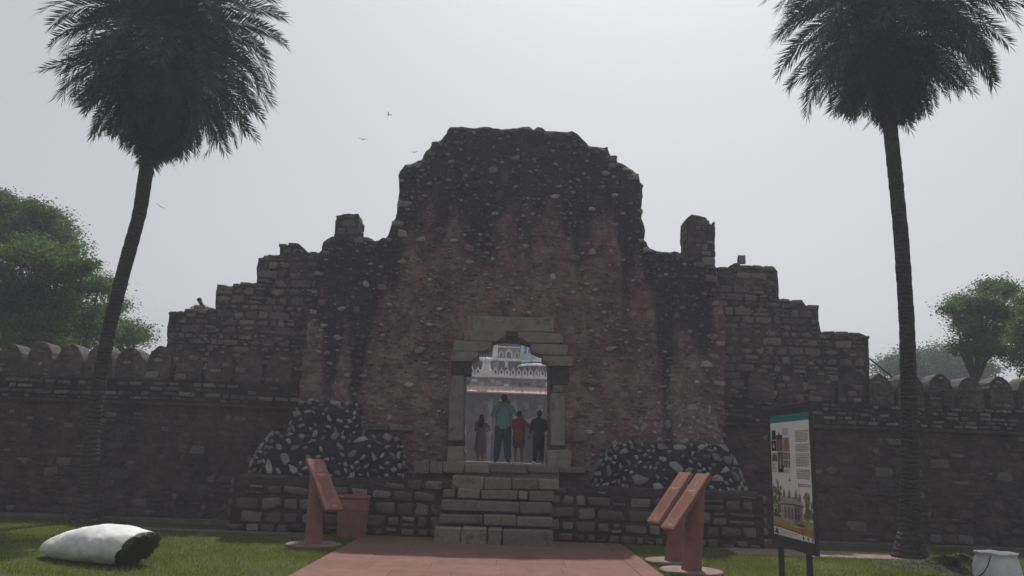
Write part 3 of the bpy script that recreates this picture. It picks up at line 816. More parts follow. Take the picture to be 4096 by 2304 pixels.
# ================================================================== COURT AND MOSQUE BEYOND THE DOOR
S['court'] = plain('court_paving', lin(.15, .13, .115), .9, .2, 3, .2, .01)
court = MB().box(-14, 14, Y_GATE + GATE_T + .35, 60, -.02, ZS - .27).build('courtyard', S['court']); tag(court, kind='structure')
YM = 41.0
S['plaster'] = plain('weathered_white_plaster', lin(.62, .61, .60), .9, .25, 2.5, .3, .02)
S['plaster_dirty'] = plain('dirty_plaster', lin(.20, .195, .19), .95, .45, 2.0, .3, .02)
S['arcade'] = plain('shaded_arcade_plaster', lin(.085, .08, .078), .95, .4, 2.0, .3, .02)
S['plaster_dark'] = plain('dark_plaster', lin(.10, .10, .10), .95, .5, 1.6, .3, .02)
S['dome_dark'] = plain('dark_dome', lin(.035, .038, .048), .95, .3, 1.2, .3, .02)
S['pink_stone'] = plain('pink_sandstone', lin(.46, .33, .31), .9, .25, 2.2, .2, .02)
S['blue_tile'] = plain('blue_tile', lin(.05, .13, .36), .5, .2, 8, .1)
S['pale_blue'] = plain('pale_blue_plaster', lin(.42, .46, .55), .8, .2, 6, .1)
mosque = empty('mosque', (0, YM, ZS), 'white plastered mosque with parapet and blue striped dome seen through the doorway', 'mosque')
mz = lambda px, py, Y=YM: at(px, py, Y)
ZE = mz(2040, 1578).z        # eave
ZF = mz(2040, 1506).z        # parapet foot
# lower arcade wall with pointed arch openings
def parch(cx, hw, z0, zs, zt):
    pts = [(cx - hw, z0), (cx - hw, zs)]
    for i in range(1, 8):
        a = i / 8; pts.append((cx - hw * math.cos(a * math.pi / 2) ** .9, zs + (zt - zs) * math.sin(a * math.pi / 2)))
    pts.append((cx, zt + .12))
    for i in range(7, 0, -1):
        a = i / 8; pts.append((cx + hw * math.cos(a * math.pi / 2) ** .9, zs + (zt - zs) * math.sin(a * math.pi / 2)))
    pts += [(cx + hw, zs), (cx + hw, z0)]
    return pts
rg_m = random.Random(5); acx = mz(2133, 1750).x; ahw = .62
arches = [parch(acx + k * 3.1, ahw, ZS - .22, mz(2133, 1735).z, mz(2133, 1690).z) for k in (-2, 0, 1, 2)]
arches = [a for a in arches if abs(a[0][0] - mz(1960, 1700).x) > .4]
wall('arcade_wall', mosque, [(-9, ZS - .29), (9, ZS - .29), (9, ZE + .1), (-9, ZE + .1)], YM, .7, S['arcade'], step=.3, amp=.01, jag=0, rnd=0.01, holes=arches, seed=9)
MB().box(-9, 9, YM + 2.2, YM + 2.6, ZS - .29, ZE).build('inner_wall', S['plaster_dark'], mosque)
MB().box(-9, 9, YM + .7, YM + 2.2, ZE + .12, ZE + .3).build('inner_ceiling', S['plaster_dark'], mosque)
for px in (1962, 2062, 2198):
    a = mz(px, 1640).x
    MB().box(a - .1, a + .1, YM - .06, YM + .02, ZS - .28, ZE - .25).build('pilaster', S['plaster_dirty'], mosque, bevel=.01)
for px, py in ((2102, 1620), (2160, 1630), (1962, 1718)):
    a = mz(px, py)
    MB().box(a.x - .16, a.x + .16, YM - .035, YM + .01, a.z - .2, a.z + .14).build('wall_panel', S['plaster_dirty'], mosque, bevel=.01)
for px, w_ in ((1905, .5), (1938, .42), (1985, .34), (2040, .4), (2085, .3)):
    a = mz(px, 1700).x
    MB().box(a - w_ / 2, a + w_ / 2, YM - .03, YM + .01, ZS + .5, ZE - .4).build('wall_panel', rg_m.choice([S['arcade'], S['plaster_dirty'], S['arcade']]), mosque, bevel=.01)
    MB().box(a - w_ / 2 + .06, a + w_ / 2 - .06, YM - .045, YM - .025, ZS + .6, ZE - .55).build('inset_panel', S['arcade'], mosque, bevel=.01)
for aa in arches:
    cx = sum(p[0] for p in aa) / len(aa); poly = parch(cx, ahw + .18, mz(2133, 1735).z, mz(2133, 1735).z + .01, mz(2133, 1690).z + .2)
    inn = parch(cx, ahw, mz(2133, 1735).z, mz(2133, 1735).z + .01, mz(2133, 1690).z)
    MB().add([(x, YM - .04, z) for x, z in poly] + [(x, YM - .04, z) for x, z in inn] + [(x, YM + .02, z) for x, z in poly], [(i, i + 1, len(poly) + i + 1, len(poly) + i)[::-1] for i in range(len(poly) - 1)] + [(i, i + 1, 2 * len(poly) + i + 1, 2 * len(poly) + i) for i in range(len(poly) - 1)]).build('arch_band', S['plaster_dirty'], mosque)
# sloping sandstone eave made of slabs
x = -8.6; rg = random.Random(91)
while x < 8.6:
    w = rg.uniform(.7, 1.15); zt = mz(2040, 1552).z
    MB().add([(x, YM - .75, ZE - .02), (x + w - .012, YM - .75, ZE - .02), (x + w - .012, YM + .05, zt + .03), (x, YM + .05, zt + .03),
              (x, YM - .75, ZE + .05), (x + w - .012, YM - .75, ZE + .05), (x + w - .012, YM + .05, zt + .12), (x, YM + .05, zt + .12)],
             [(0, 3, 2, 1), (4, 5, 6, 7), (0, 1, 5, 4), (1, 2, 6, 5), (2, 3, 7, 6), (3, 0, 4, 7)]).build('eave_slab', S['pink_stone'], mosque, bevel=.008)
    x += w
MB().box(-9, 9, YM - .02, YM + .7, ZE + .1, ZF - .1).build('frieze', S['plaster_dirty'], mosque)
x = -3.4
while x < 3.4:
    w = rg.uniform(.16, .5); hgt = rg.uniform(.1, .26); z0 = mz(2040, rg.uniform(1520, 1545)).z
    MB().box(x, x + w * .7, YM - .05, YM, z0 - hgt / 2, z0 + hgt / 2).build('frieze_panel', rg.choice([S['plaster'], S['pink_stone'], S['plaster_dark']]), mosque, bevel=.008)
    x += w
MB().box(-9, 9, YM - .14, YM + .5, ZF - .1, ZF + .02).build('cornice', S['plaster'], mosque, bevel=.02)
MB().box(-9, 9, YM - .08, YM + .3, ZF - .17, ZF - .1).build('cornice_foot', S['plaster_dirty'], mosque)
# parapet merlons with recessed hearts
pm = []
c0 = mz(1982, 1490).x; pit = mz(2005.5, 1490).x - c0
hgt = mz(2040, 1487).z - mz(2040, 1516).z
mb = MB(); pp = parch(0, pit * .40, 0, hgt * .45, hgt * .9); mb.prism(pp, -.06, .06)
inn = [(x * .5, .10 + z * .62) for x, z in pp]; mb.prism(inn, -.072, -.055, 1)
mer_me = mb.mesh('merlon', bevel=.006)
for m in (S['plaster'], S['plaster_dark']): mer_me.materials.append(m)
for k in range(-24, 26):
    cx = c0 + pit * k
    if abs(cx - mz(1942, 1470).x) < .3: continue
    o = bpy.data.objects.new('merlon', mer_me); COL.objects.link(o); o.parent = mosque
    o.location = Vector((cx, YM - .02, ZF + .02)) - mosque.location
# corner pinnacle
pc = mz(1944, 1508); top = mz(1947, 1428).z
MB().box(pc.x - .34, pc.x + .34, YM - .12, YM + .35, ZF + .02, ZF + .32).build('pinnacle_foot', S['plaster'], mosque, bevel=.05, seg=2)
hh = top - ZF
MB().lathe((pc.x, YM + .1, ZF), [(.001, .3), (.26, .3), (.185, hh * .74), (.19, hh * .75), (.25, hh * .78), (.26, hh * .82), (.2, hh * .84), (.21, hh * .9), (.16, hh * .97), (.03, hh), (.001, hh * 1.04)], 8).build('pinnacle', S['plaster'], mosque)
# upper storey set back behind the parapet
YU = YM + 2.0
ua, ub = mz(1925, 1440, YU), mz(2110, 1520, YU)
MB().box(ua.x, ub.x, YU, YU + 1.2, ZF - .2, mz(2040, 1446, YU).z).build('upper_wall', S['plaster_dark'], mosque)
MB().box(ua.x - .1, ub.x + .1, YU - .18, YU + 1.3, mz(2040, 1446, YU).z, mz(2040, 1434, YU).z).build('upper_cornice', S['plaster'], mosque, bevel=.03)
p0, p1 = mz(1992, 1434, YU), mz(2080, 1390, YU)
MB().box(p0.x, p1.x, YU - .1, YU + .3, p0.z, p1.z).build('pediment', S['plaster_dirty'], mosque, bevel=.02)
for f in (.14, .5, .86):
    cx = p0.x + (p1.x - p0.x) * f; q = parch(cx, .13 if f != .5 else .2, p0.z + .05, p0.z + .25, p0.z + (.38 if f != .5 else .48))
    MB().prism(q, YU - .15, YU - .08).build('pediment_arch', S['plaster'], mosque, bevel=.01)
    MB().prism([(cx + (x - cx) * .6, p0.z + .05 + (z - p0.z - .05) * .8) for x, z in q], YU - .165, YU - .145).build('pediment_niche', S['plaster_dark'], mosque)
MB().box(p0.x - .02, p1.x + .02, YU - .13, YU + .3, p1.z - .04, p1.z + .02).build('pediment_rail', S['plaster'], mosque)
for a, b, ty in ((1972, 1992, 1379), (2082, 2097, 1377)):
    q0, q1 = mz(a, 1434, YU), mz(b, ty, YU)
    MB().prism([(q0.x - .06, q0.z), (q1.x + .02, q0.z), (q1.x - .0, q1.z), (q0.x + .02, q1.z - .08)], YU - .14, YU + .25).build('pediment_pier', S['plaster'], mosque, bevel=.015)
for px in (1984, 2096):
    a = mz(px, 1470, YU); MB().box(a.x - .16, a.x + .16, YU - .12, YU + .02, ZF, mz(px, 1446, YU).z).build('upper_pilaster', S['plaster_dirty'], mosque, bevel=.02)
a = mz(2026, 1470, YU); MB().lathe((a.x, YU - .05, 0), [(.001, a.z), (.16, a.z), (.10, a.z + .05), (.09, a.z + .25), (.17, a.z + .33), (.17, mz(2026, 1446, YU).z)], 10).build('bracket_column', S['plaster'], mosque)
# blue striped kiosk on the right
kc = mz(2140, 1455, YM + 1.2); kx, ky = kc.x + .1, YM + 1.6
MB().lathe((kx, ky, 0), [(1.05, mz(2140, 1458).z), (1.08, mz(2140, 1452).z), (.85, mz(2140, 1446).z)], 12).build('kiosk_eave', S['plaster'], mosque)
MB().lathe((kx, ky, 0), [(.86, mz(2140, 1446).z), (.84, mz(2140, 1438).z)], 12).build('kiosk_band', S['blue_tile'], mosque)
MB().lathe((kx, ky, 0), [(.84, mz(2140, 1438).z), (.8, mz(2140, 1431).z), (.001, mz(2140, 1430).z)], 12).build('kiosk_ledge', S['plaster'], mosque)
zd0, zd1 = mz(2130, 1430).z, mz(2130, 1402).z
MB().lathe((kx - .22, ky, 0), [(.45, zd0), (.47, zd0 + .05), (.47, zd1 - .05), (.49, zd1)], 16).build('kiosk_drum', S['pale_blue'], mosque)
mb = MB(); n = 16; zd2 = mz(2130, 1350).z
prof = [(.50 * math.cos(a) ** .7, zd1 + (zd2 - zd1) * math.sin(a)) for a in np.linspace(0, 1.45, 8)]
mb.lathe((kx - .22, ky, 0), prof, 32)
mb.m = [0 if (i % 32) % 4 else 1 for i in range(len(mb.f))]
mb.build('kiosk_dome', [S['blue_tile'], S['plaster']], mosque, smooth=True)
for a in range(8):
    th = a * math.pi / 4 + .2
    MB().tube([(kx + .72 * math.cos(th), ky + .72 * math.sin(th), ZF), (kx + .72 * math.cos(th), ky + .72 * math.sin(th), mz(2140, 1456).z)], [.06, .06], 8).build('kiosk_column', S['plaster_dirty'], mosque)
MB().lathe((kx, ky, 0), [(.5, ZF - .1), (.5, mz(2140, 1458).z)], 12).build('kiosk_void_shade', S['plaster_dark'], mosque)  # dark cylinder standing in for the shaded void under the eave
# dark central dome filling the doorway view above the parapet
dz = mz(2030, 1440, YM + 9).z
MB().lathe((mz(2030, 1440, YM + 9).x, YM + 9, 0), [(5.0, ZS), (5.0, dz), (4.9, dz + 1.2), (4.3, dz + 2.8), (3.2, dz + 4.2), (1.6, dz + 5.2), (.2, dz + 5.7), (.001, dz + 6.2)], 40).build('dome', S['dome_dark'], mosque, smooth=True)

# ================================================================== PALMS
def leafmat(name, cols, trans=.35):
    t = Nt(name); p = t.pos(); r = t.n('ShaderNodeNewGeometry').outputs['Random Per Island']
    n = t.noise(p, 1.1, 4, .6); f = t.math('ADD', t.math('MULTIPLY', r, .5), t.math('MULTIPLY', n, .5))
    c = t.ramp(f, [(.25, cols[0]), (.5, cols[1]), (.75, cols[2])])
    t.fin(c, .6)
    tr = t.n('ShaderNodeBsdfTranslucent'); t.l(t.mix(1.0, c, (1.2, 1.35, .7, 1), 'MULTIPLY'), tr.inputs['Color'])
    mx = t.n('ShaderNodeMixShader'); mx.inputs[0].default_value = trans
    t.l(t.b.outputs[0], mx.inputs[1]); t.l(tr.outputs[0], mx.inputs[2]); t.l(mx.outputs[0], t.out.inputs['Surface'])
    return t.mat
S['palm_leaf'] = leafmat('palm_leaf', [lin(.022, .032, .018), lin(.032, .045, .022), lin(.05, .062, .028)], .12)
t = Nt('palm_bark'); p = t.pos()
wv = t.n('ShaderNodeTexWave'); wv.bands_direction = 'Z'; wv.inputs['Scale'].default_value = 3.2; wv.inputs['Distortion'].default_value = 9; wv.inputs['Detail'].default_value = 5; t.l(p, wv.inputs['Vector'])
n = t.noise(p, 14, 5, .7)
t.bump(t.math('ADD', wv.outputs['Fac'], n), .8, .03)
S['palm_bark'] = t.fin(t.ramp(n, [(.3, lin(.03, .028, .027)), (.7, lin(.065, .058, .053))]), .95)
def frond_mesh(L, bend, rg, nl=60):
    N = 26; p = Vector((0, 0, 0)); ang = 0.0; P = [p.copy()]; T = []
    for i in range(N):
        s = (i + .5) / N; ang = -bend * s ** 1.35
        d = Vector((math.cos(ang), 0, math.sin(ang))); T.append(d); p = p + d * (L / N); P.append(p.copy())
    T.append(T[-1])
    mb = MB(); mb.tube([P[i] for i in range(0, N + 1, 3)], [max(.004, .024 * (1 - i / N)) for i in range(0, N + 1, 3)], 3, 0, False)
    for k in range(nl):
        s = .10 + .90 * (k + rg.random() * .5) / nl; i = min(N, int(s * N)); fr = s * N - i
        b = P[i] + (P[min(N, i + 1)] - P[i]) * fr if i < N else P[N]
        l = .50 * (math.sin(math.pi * min(.97, .18 + .72 * s))) ** .6 * rg.uniform(.85, 1.1) * L / 2.7
        tv = T[min(i, N)]; upv = Vector((-tv.z, 0, tv.x))
        for sd in (-1, 1):
            fwd = .55 + .55 * s
            dr = (tv * fwd + Vector((0, sd, 0)) * rg.uniform(.75, 1.0) + upv * rg.uniform(-.05, .45)).normalized()
            tip = b + dr * l + Vector((0, 0, -.10 * l * rg.uniform(.3, 1.6)))
            mid = b + dr * l * .4; wv_ = dr.cross(upv).normalized() * .017
            if wv_.length < .005: wv_ = tv * .017
            mb.add([b, mid + wv_, tip, mid - wv_], [(0, 1, 2, 3)])
    d = T[-1]; mb.add([P[N], P[N] + d * .12 + Vector((0, .012, 0)), P[N] + d * .34, P[N] + d * .12 - Vector((0, .012, 0))], [(0, 1, 2, 3)])
    me = mb.mesh('frond'); me.materials.append(S['palm_leaf']); return me
rgp = random.Random(101)
FROND = [frond_mesh(2.95, b, rgp) for b in (.6, 1.0, 1.3, 1.6, .8, 1.9)]
def palm(label, px, Y, widths, crown_px, seed, n_up, n_hang, skirt, fs_, hs_k):
    base = at(px[0][0], px[0][1], Y); base.z = 0
    root = empty('date_palm', base, label, 'palm tree', 'palms framing the gateway')
    rg = random.Random(seed)
    ctr = [base] + [at(a, b, Y) for a, b in px[1:]]; cc = at(crown_px[0], crown_px[1], Y); ctr.append(cc)
    # dense resample
    pts, rs = [], []
    for i in range(len(ctr) - 1):
        n = max(4, int((ctr[i + 1] - ctr[i]).length / .09))
        for j in range(n):
            f = j / n; pts.append(ctr[i].lerp(ctr[i + 1], f)); rs.append(widths[i] + (widths[i + 1] - widths[i]) * f)
    sm = pts[:]
    for _ in range(6):
        sm = [sm[0]] + [(sm[i - 1] + sm[i] * 2 + sm[i + 1]) / 4 for i in range(1, len(sm) - 1)] + [sm[-1]]
    rs = [r * (1 + .05 * noise.noise(Vector((i * .9, seed, 0))) + rg.uniform(-.035, .045)) for i, r in enumerate(rs)]
    MB().tube([sm[0] - Vector((0, 0, .08))] + sm, [rs[0] * 1.05] + rs, 14).build('trunk', S['palm_bark'], root, smooth=False)
    for i in range(n_up + n_hang):
        az = i * 2.399963 + rg.uniform(-.25, .25)
        if i < n_up:
            f = i / n_up; el = R(78 - 88 * f ** .8 + rg.uniform(-9, 9)); o0 = cc + Vector((0, 0, .35 - .8 * f)); sc = rg.uniform(.92, 1.1) * fs_; m = FROND[rg.choice([1, 2, 3, 5, 2, 3])]
        else:
            f = (i - n_up) / n_hang; el = R(-2 - 80 * f ** .85 + rg.uniform(-6, 6)); o0 = cc + (sm[-8] - cc) * 1.0 + Vector((0, 0, -.25 - skirt * f * .5)); sc = rg.uniform(.84, 1.02) * hs_k * (1 - .16 * math.sin(math.pi * f) - .06 * f); m = FROND[rg.choice([0, 4])]
        o = bpy.data.objects.new('frond', m); COL.objects.link(o); o.parent = root
        M = Matrix.Rotation(az, 4, 'Z') @ Matrix.Rotation(-el, 4, 'Y') @ Matrix.Rotation(rg.uniform(-.5, .5), 4, 'X')
        o.matrix_basis = Matrix.Translation(o0 - base) @ M @ Matrix.Diagonal((sc, sc, sc, 1))
    return root
palm('leaning palm with drooping fronds standing behind the lying white sack', [(345, 2088), (352, 1990), (365, 1785), (388, 1577), (440, 1300), (494, 1086), (560, 850), (582, 700), (612, 520)], 17.6, [.36, .23, .16, .15, .15, .152, .155, .16, .17, .19], (690, 120), 111, 130, 170, .05, 1.0, .98)
palm('upright palm with drooping fronds standing behind the information board', [(3642, 2232), (3641, 2120), (3640, 1785), (3628, 1300), (3605, 950), (3581, 700), (3558, 483)], 16.2, [.36, .21, .165, .155, .152, .15, .15, .18], (3552, 10), 112, 130, 160, .0, .95, .82)

# ================================================================== TREES BEHIND THE WALLS
S['leaf_a'] = leafmat('foliage_bright', [lin(.035, .07, .028), lin(.058, .105, .038), lin(.11, .16, .05)], .5)
S['leaf_b'] = leafmat('foliage_dark', [lin(.045, .068, .036), lin(.065, .098, .046), lin(.095, .13, .055)], .5)
S['leaf_c'] = leafmat('foliage_pale', [lin(.05, .07, .045), lin(.07, .095, .055), lin(.09, .115, .06)], .4)
S['bark'] = plain('tree_bark', lin(.055, .045, .038), .95, .4, 8, .8, .03)
def tree(label, px, Y, lobes, n, leaf, mat, seed, group=None, sig=.20):
    base = at(px, 1830, Y); base.z = 0
    root = empty('leafy_tree', base, label, 'tree', group)
    rg = random.Random(seed); nr = np.random.default_rng(seed)
    L = [(at(a, b, Y + rg.uniform(-1.2, 1.2)), r1 / FPX * Y * 1.06, r2 / FPX * Y * 1.06) for a, b, r1, r2 in lobes]
    fork = Vector((base.x, base.y, max(2.2, min(l[0].z for l in L) - 1.0)))
    mb = MB(); mb.tube([base - Vector((0, 0, .1)), base.lerp(fork, .5) + Vector((.12, .05, 0)), fork], [.34, .25, .17], 9)
    ends = []
    for c, ra, rb in L:
        m = fork.lerp(c, .5) + Vector((rg.uniform(-.3, .3), rg.uniform(-.3, .3), rg.uniform(0, .4)))
        mb.tube([fork, m, c], [.075, .05, .025], 6, caps=False)
        for _ in range(5):
            e = c + Vector((rg.gauss(0, 1), rg.gauss(0, 1), rg.gauss(0, .8))).normalized() * ra * rg.uniform(.6, .95)
            mb.tube([m.lerp(c, rg.uniform(.5, 1)), (c + e) / 2 + Vector((0, 0, .1)), e], [.045, .028, .01], 4, caps=False)
    mb.build('trunk', S['bark'], root)
    vol = np.array([ra * ra * rb for _, ra, rb in L]) ** .75; vol /= vol.sum()
    C = []
    for (c, ra, rb), v in zip(L, vol):
        k = max(6, int(v * n / 260))
        d = nr.normal(size=(k, 3)); d /= np.linalg.norm(d, axis=1)[:, None]
        rad = nr.uniform(.35, 1.0, k) ** .55
        rad *= 1 + nr.normal(0, .13, k)
        C.append(np.array(c) + d * rad[:, None] * np.array([ra, ra, rb]))
    C = np.concatenate(C); idx = nr.integers(0, len(C), n)
    spread = nr.uniform(.5, 1.6, len(C))[idx]
    P = C[idx] + nr.normal(0, sig, (n, 3)) * np.array([1, 1, .6]) * spread[:, None]
    a = nr.normal(size=(n, 3)); a[:, 2] *= .6; a[:, 2] -= .25; a /= np.linalg.norm(a, axis=1)[:, None]
    b = np.cross(a, nr.normal(size=(n, 3))); b /= np.linalg.norm(b, axis=1)[:, None]
    ln = leaf * nr.uniform(.7, 1.3, n)[:, None]
    V = np.stack([P - a * ln * .5, P + b * ln * .26, P + a * ln * .5, P - b * ln * .26], 1).reshape(-1, 3)
    F = np.arange(4 * n).reshape(n, 4)
    put('crown', mesh_np('crown', V, F), root, mat)
    return root
G = 'trees behind the walls'
tree('bright green bushy tree behind the merlons and the leaning palm', 210, 25, [(40, 1080, 120, 90), (160, 1010, 90, 60), (230, 1080, 90, 60), (310, 1150, 75, 55), (90, 1200, 130, 80), (230, 1230, 110, 70), (350, 1250, 70, 50), (140, 1330, 150, 70), (330, 1340, 100, 50), (340, 1060, 40, 30), (-80, 1250, 150, 120), (395, 1140, 42, 40), (405, 1330, 50, 40), (280, 1000, 40, 30), (30, 1330, 100, 60)], 95000, .095, S['leaf_a'], 121, G)
tree('tall dark tree rising at the edge behind the bright bushy tree', 40, 29, [(10, 830, 70, 50), (80, 850, 60, 40), (150, 850, 55, 34), (210, 875, 50, 34), (240, 920, 45, 34), (270, 965, 36, 34), (100, 930, 110, 50), (-60, 930, 120, 90), (200, 980, 60, 40), (30, 790, 36, 24)], 56000, .10, S['leaf_b'], 122, G)
tree('small sparse tree peeping out between the leaning palm and the stepped wall', 470, 30, [(470, 1340, 60, 40), (525, 1330, 38, 40), (555, 1350, 18, 18), (430, 1150, 30, 40), (440, 1230, 40, 60)], 12000, .095, S['leaf_b'], 123, G, .26)
tree('open-crowned dark tree between the upright palm and the frame edge', 3930, 26, [(3973, 1160, 53, 32), (4028, 1170, 31, 21), (3918, 1215, 47, 32), (3846, 1203, 22, 13), (3811, 1236, 17, 11), (3908, 1275, 51, 34), (4003, 1240, 47, 32), (3868, 1330, 31, 21), (3938, 1345, 51, 28), (3878, 1395, 42, 25), (3978, 1400, 51, 38), (4058, 1300, 42, 23), (3840, 1300, 17, 15), (3833, 1390, 14, 13), (4003, 1320, 34, 21)], 36000, .085, S['leaf_b'], 124, G, .17)
tree('dark tree cut off by the right frame edge', 4190, 23, [(4130, 1230, 70, 60), (4170, 1330, 90, 110), (4120, 1430, 55, 70), (4260, 1250, 120, 130), (4085, 1345, 40, 30)], 34000, .085, S['leaf_b'], 125, G)
tree('pale hazy tree far behind the upright palm and round merlons', 3680, 55, [(3560, 1470, 55, 35), (3640, 1450, 70, 45), (3740, 1450, 80, 45), (3830, 1470, 80, 50), (3920, 1490, 60, 45), (3690, 1500, 90, 40)], 30000, .18, S['leaf_c'], 126, G, .42)

# ================================================================== PEOPLE
def fused(name, mb, voxel, mat, parent, smooth_it=6):
    me = mb.mesh(name); tmp = bpy.data.objects.new('tmp', me); COL.objects.link(tmp)
    m = tmp.modifiers.new('r', 'REMESH'); m.mode = 'VOXEL'; m.voxel_size = voxel; m.use_smooth_shade = True
    s = tmp.modifiers.new('s', 'SMOOTH'); s.factor = .5; s.iterations = smooth_it
    dg = bpy.context.evaluated_depsgraph_get(); new = bpy.data.meshes.new_from_object(tmp.evaluated_get(dg))
    bpy.data.objects.remove(tmp, do_unlink=True); new.name = name; new.materials.clear(); new.materials.append(mat)
    new.polygons.foreach_set('use_smooth', [True] * len(new.polygons))
    o = bpy.data.objects.new(name, new); COL.objects.link(o); o.parent = parent
    return o
def cap(mb, pts, rs, ell=1.0, n=12):
    """chain with rounded ends"""
    pts = [Vector(p) for p in pts]
    a = pts[0] - (pts[1] - pts[0]).normalized() * rs[0] * .7; b = pts[-1] + (pts[-1] - pts[-2]).normalized() * rs[-1] * .7
    mb.tube([a] + pts + [b], [rs[0] * .55] + list(rs) + [rs[-1] * .55], n, 0, True, ell)
def ball(mb, c, rx, ry, rz):
    c = Vector(c); k = len(mb.v); mb.lathe((0, 0, 0), [(max(.001, math.sin(a)), -math.cos(a)) for a in np.linspace(.01, math.pi - .01, 12)], 14)
    for i in range(k, len(mb.v)):
        x, y, z = mb.v[i]; mb.v[i] = (c.x + x * rx, c.y + y * ry, c.z + z * rz)
    n = 14; mb.f.append(tuple(k + i for i in range(n - 1, -1, -1))); mb.m.append(0); mb.f.append(tuple(k + 11 * n + i for i in range(n))); mb.m.append(0)
def hand(mb, w, d, side, curl=.5, grip=None):
    """palm and five fingers; w wrist, d direction"""
    w = Vector(w); d = Vector(d).normalized(); s = d.cross(Vector((0, 1, 0)))
    s = s.normalized() * side if s.length > .1 else Vector((side, 0, 0)); nrm = d.cross(s).normalized()
    pm_ = w + d * .05
    for f in np.linspace(-.027, .027, 4): cap(mb, [w + d * .01 + s * f * .6, w + d * .085 + s * f], [.016, .014], 1, 8)
    for i, (f, l) in enumerate(((-.03, .055), (-.01, .07), (.01, .075), (.03, .065))):
        a = w + d * .09 + s * f; b = a + d * l * .55 + nrm * curl * .02; c_ = b + d * l * .4 * (1 - curl * .5) + nrm * curl * .035
        cap(mb, [a, b, c_], [.0115, .0105, .009], 1, 8)
    a = w + d * .03 + s * .03; cap(mb, [a, a + d * .03 + s * .025, a + d * .06 + s * .028 + nrm * .015], [.014, .0125, .010], 1, 8)
def person(label, loc, H, skin, hair, parts, pose, longhair=False, lean=0.0, face=0.0):
    root = empty('person', loc, label, 'person'); root.rotation_euler = (0, 0, face)
    k = H / 1.65
    root.scale = (k, k, k)
    mb = MB()
    # torso, neck, head as one surface
    cap(mb, [(0, 0, .86), (0, 0, 1.0), (0, .0, 1.18), (0, 0, 1.33)], [.145, .135, .16, .13], .68)
    cap(mb, [(-.155, 0, 1.335), (.155, 0, 1.335)], [.06, .06])
    cap(mb, [(0, -.005, 1.36), (0, .01, 1.47)], [.056, .052])
    ball(mb, (0, .015, 1.555), .076, .095, .105); ball(mb, (0, .04, 1.50), .055, .065, .06)
    cap(mb, [(0, .10, 1.555), (0, .122, 1.53)], [.010, .014], 1, 8)
    for s in (-1, 1):
        cap(mb, [(s * .078, .01, 1.57), (s * .082, .0, 1.535)], [.015, .011], 1, 8)
        ball(mb, (s * .032, .098, 1.565), .012, .010, .010)
        leg = pose['leg'][0 if s < 0 else 1]
        cap(mb, [leg[0], leg[1]], [.085, .058]); cap(mb, [leg[1], (Vector(leg[1]) + Vector(leg[2])) / 2 + Vector((0, -.012, .05)), leg[2]], [.056, .054, .036])
        f = Vector(leg[2]); fd = Vector((s * .25, 1, 0)).normalized(); cap(mb, [f + Vector((0, -.03, -.03)), f + fd * .15 + Vector((0, 0, -.045))], [.036, .03])
        arm = pose['arm'][0 if s < 0 else 1]
        cap(mb, [arm[0], arm[1]], [.05, .038]); cap(mb, [arm[1], arm[2]], [.037, .026])
        hand(mb, arm[2], arm[3], s, pose.get('curl', .5))
    fused('body', mb, .0085, skin, root, 4)
    # hair
    mb = MB(); ball(mb, (0, .002, 1.575), .086, .102, .103)
    if longhair:
        cap(mb, [(0, -.035, 1.56), (0, -.075, 1.42), (-.015, -.095, 1.25)], [.092, .105, .085], .62); cap(mb, [(-.05, -.06, 1.5), (-.075, -.075, 1.25)], [.06, .05])
    else:
        ball(mb, (0, -.03, 1.545), .078, .074, .085)
    fused('hair', mb, .011, hair, root, 2)
    for nm, mat, fn in parts:
        mb = MB(); fn(mb, pose); fused(nm, mb, .011, mat, root, 3)
    return root
def shirt(mb, pose, hem=.82, sleeve=.72, wide=1.0, collar=True):
    cap(mb, [(0, 0, hem), (0, 0, 1.0), (0, 0, 1.18), (0, 0, 1.32)], [.175 * wide, .168 * wide, .182 * wide, .150 * wide], .72, 16)
    cap(mb, [(-.165, 0, 1.335), (.165, 0, 1.335)], [.072, .072])
    if collar: cap(mb, [(0, -.006, 1.385), (0, .0, 1.415)], [.075, .07])
    for i in (0, 1):
        a = pose['arm'][i]; p0, p1, p2 = Vector(a[0]), Vector(a[1]), Vector(a[2])
        if sleeve <= 1: cap(mb, [p0, p0.lerp(p1, sleeve)], [.068, .062])
        else: cap(mb, [p0, p1, p1.lerp(p2, sleeve - 1)], [.066, .055, .043])
def trousers(mb, pose, frac=1.0, r=1.0):
    cap(mb, [(0, 0, .80), (0, 0, .93)], [.17, .165], .74, 16)
    for i in (0, 1):
        l = pose['leg'][i]; h, kn, an = map(Vector, l[:3]); lo = kn.lerp(an, max(0, frac)) + Vector((0, 0, .02)) if frac > 0 else h.lerp(kn, .85)
        if frac > 0: cap(mb, [h, kn, lo], [.108 * r, .085 * r, .075 * r])
        else: cap(mb, [h, lo], [.115 * r, .105 * r])
def skirt(mb, pose):
    cap(mb, [(0, 0, 1.0), (0, 0, .78), (0, 0, .52), (0, 0, .38)], [.16, .19, .215, .225], .8, 16)
def shoes(mb, pose):
    for i, s in ((0, -1), (1, 1)):
        f = Vector(pose['leg'][i][2]); fd = Vector((s * .25, 1, 0)).normalized()
        cap(mb, [f + Vector((0, -.045, -.035)), f + fd * .08 + Vector((0, 0, -.04)), f + fd * .17 + Vector((0, 0, -.05))], [.045, .045, .036], .8)
cloth = lambda n, c: plain(n, c, .9, .12, 9, .3, .006)
S['skin'] = plain('brown_skin', lin(.20, .115, .08), .6, .1, 10, .1, .003)
S['hair'] = plain('black_hair', lin(.012, .011, .011), .5, .3, 40, .4, .005)
S['shoe'] = plain('dark_shoes', lin(.02, .02, .022), .6)
S['white_shoe'] = plain('white_shoes', lin(.6, .6, .6), .6)
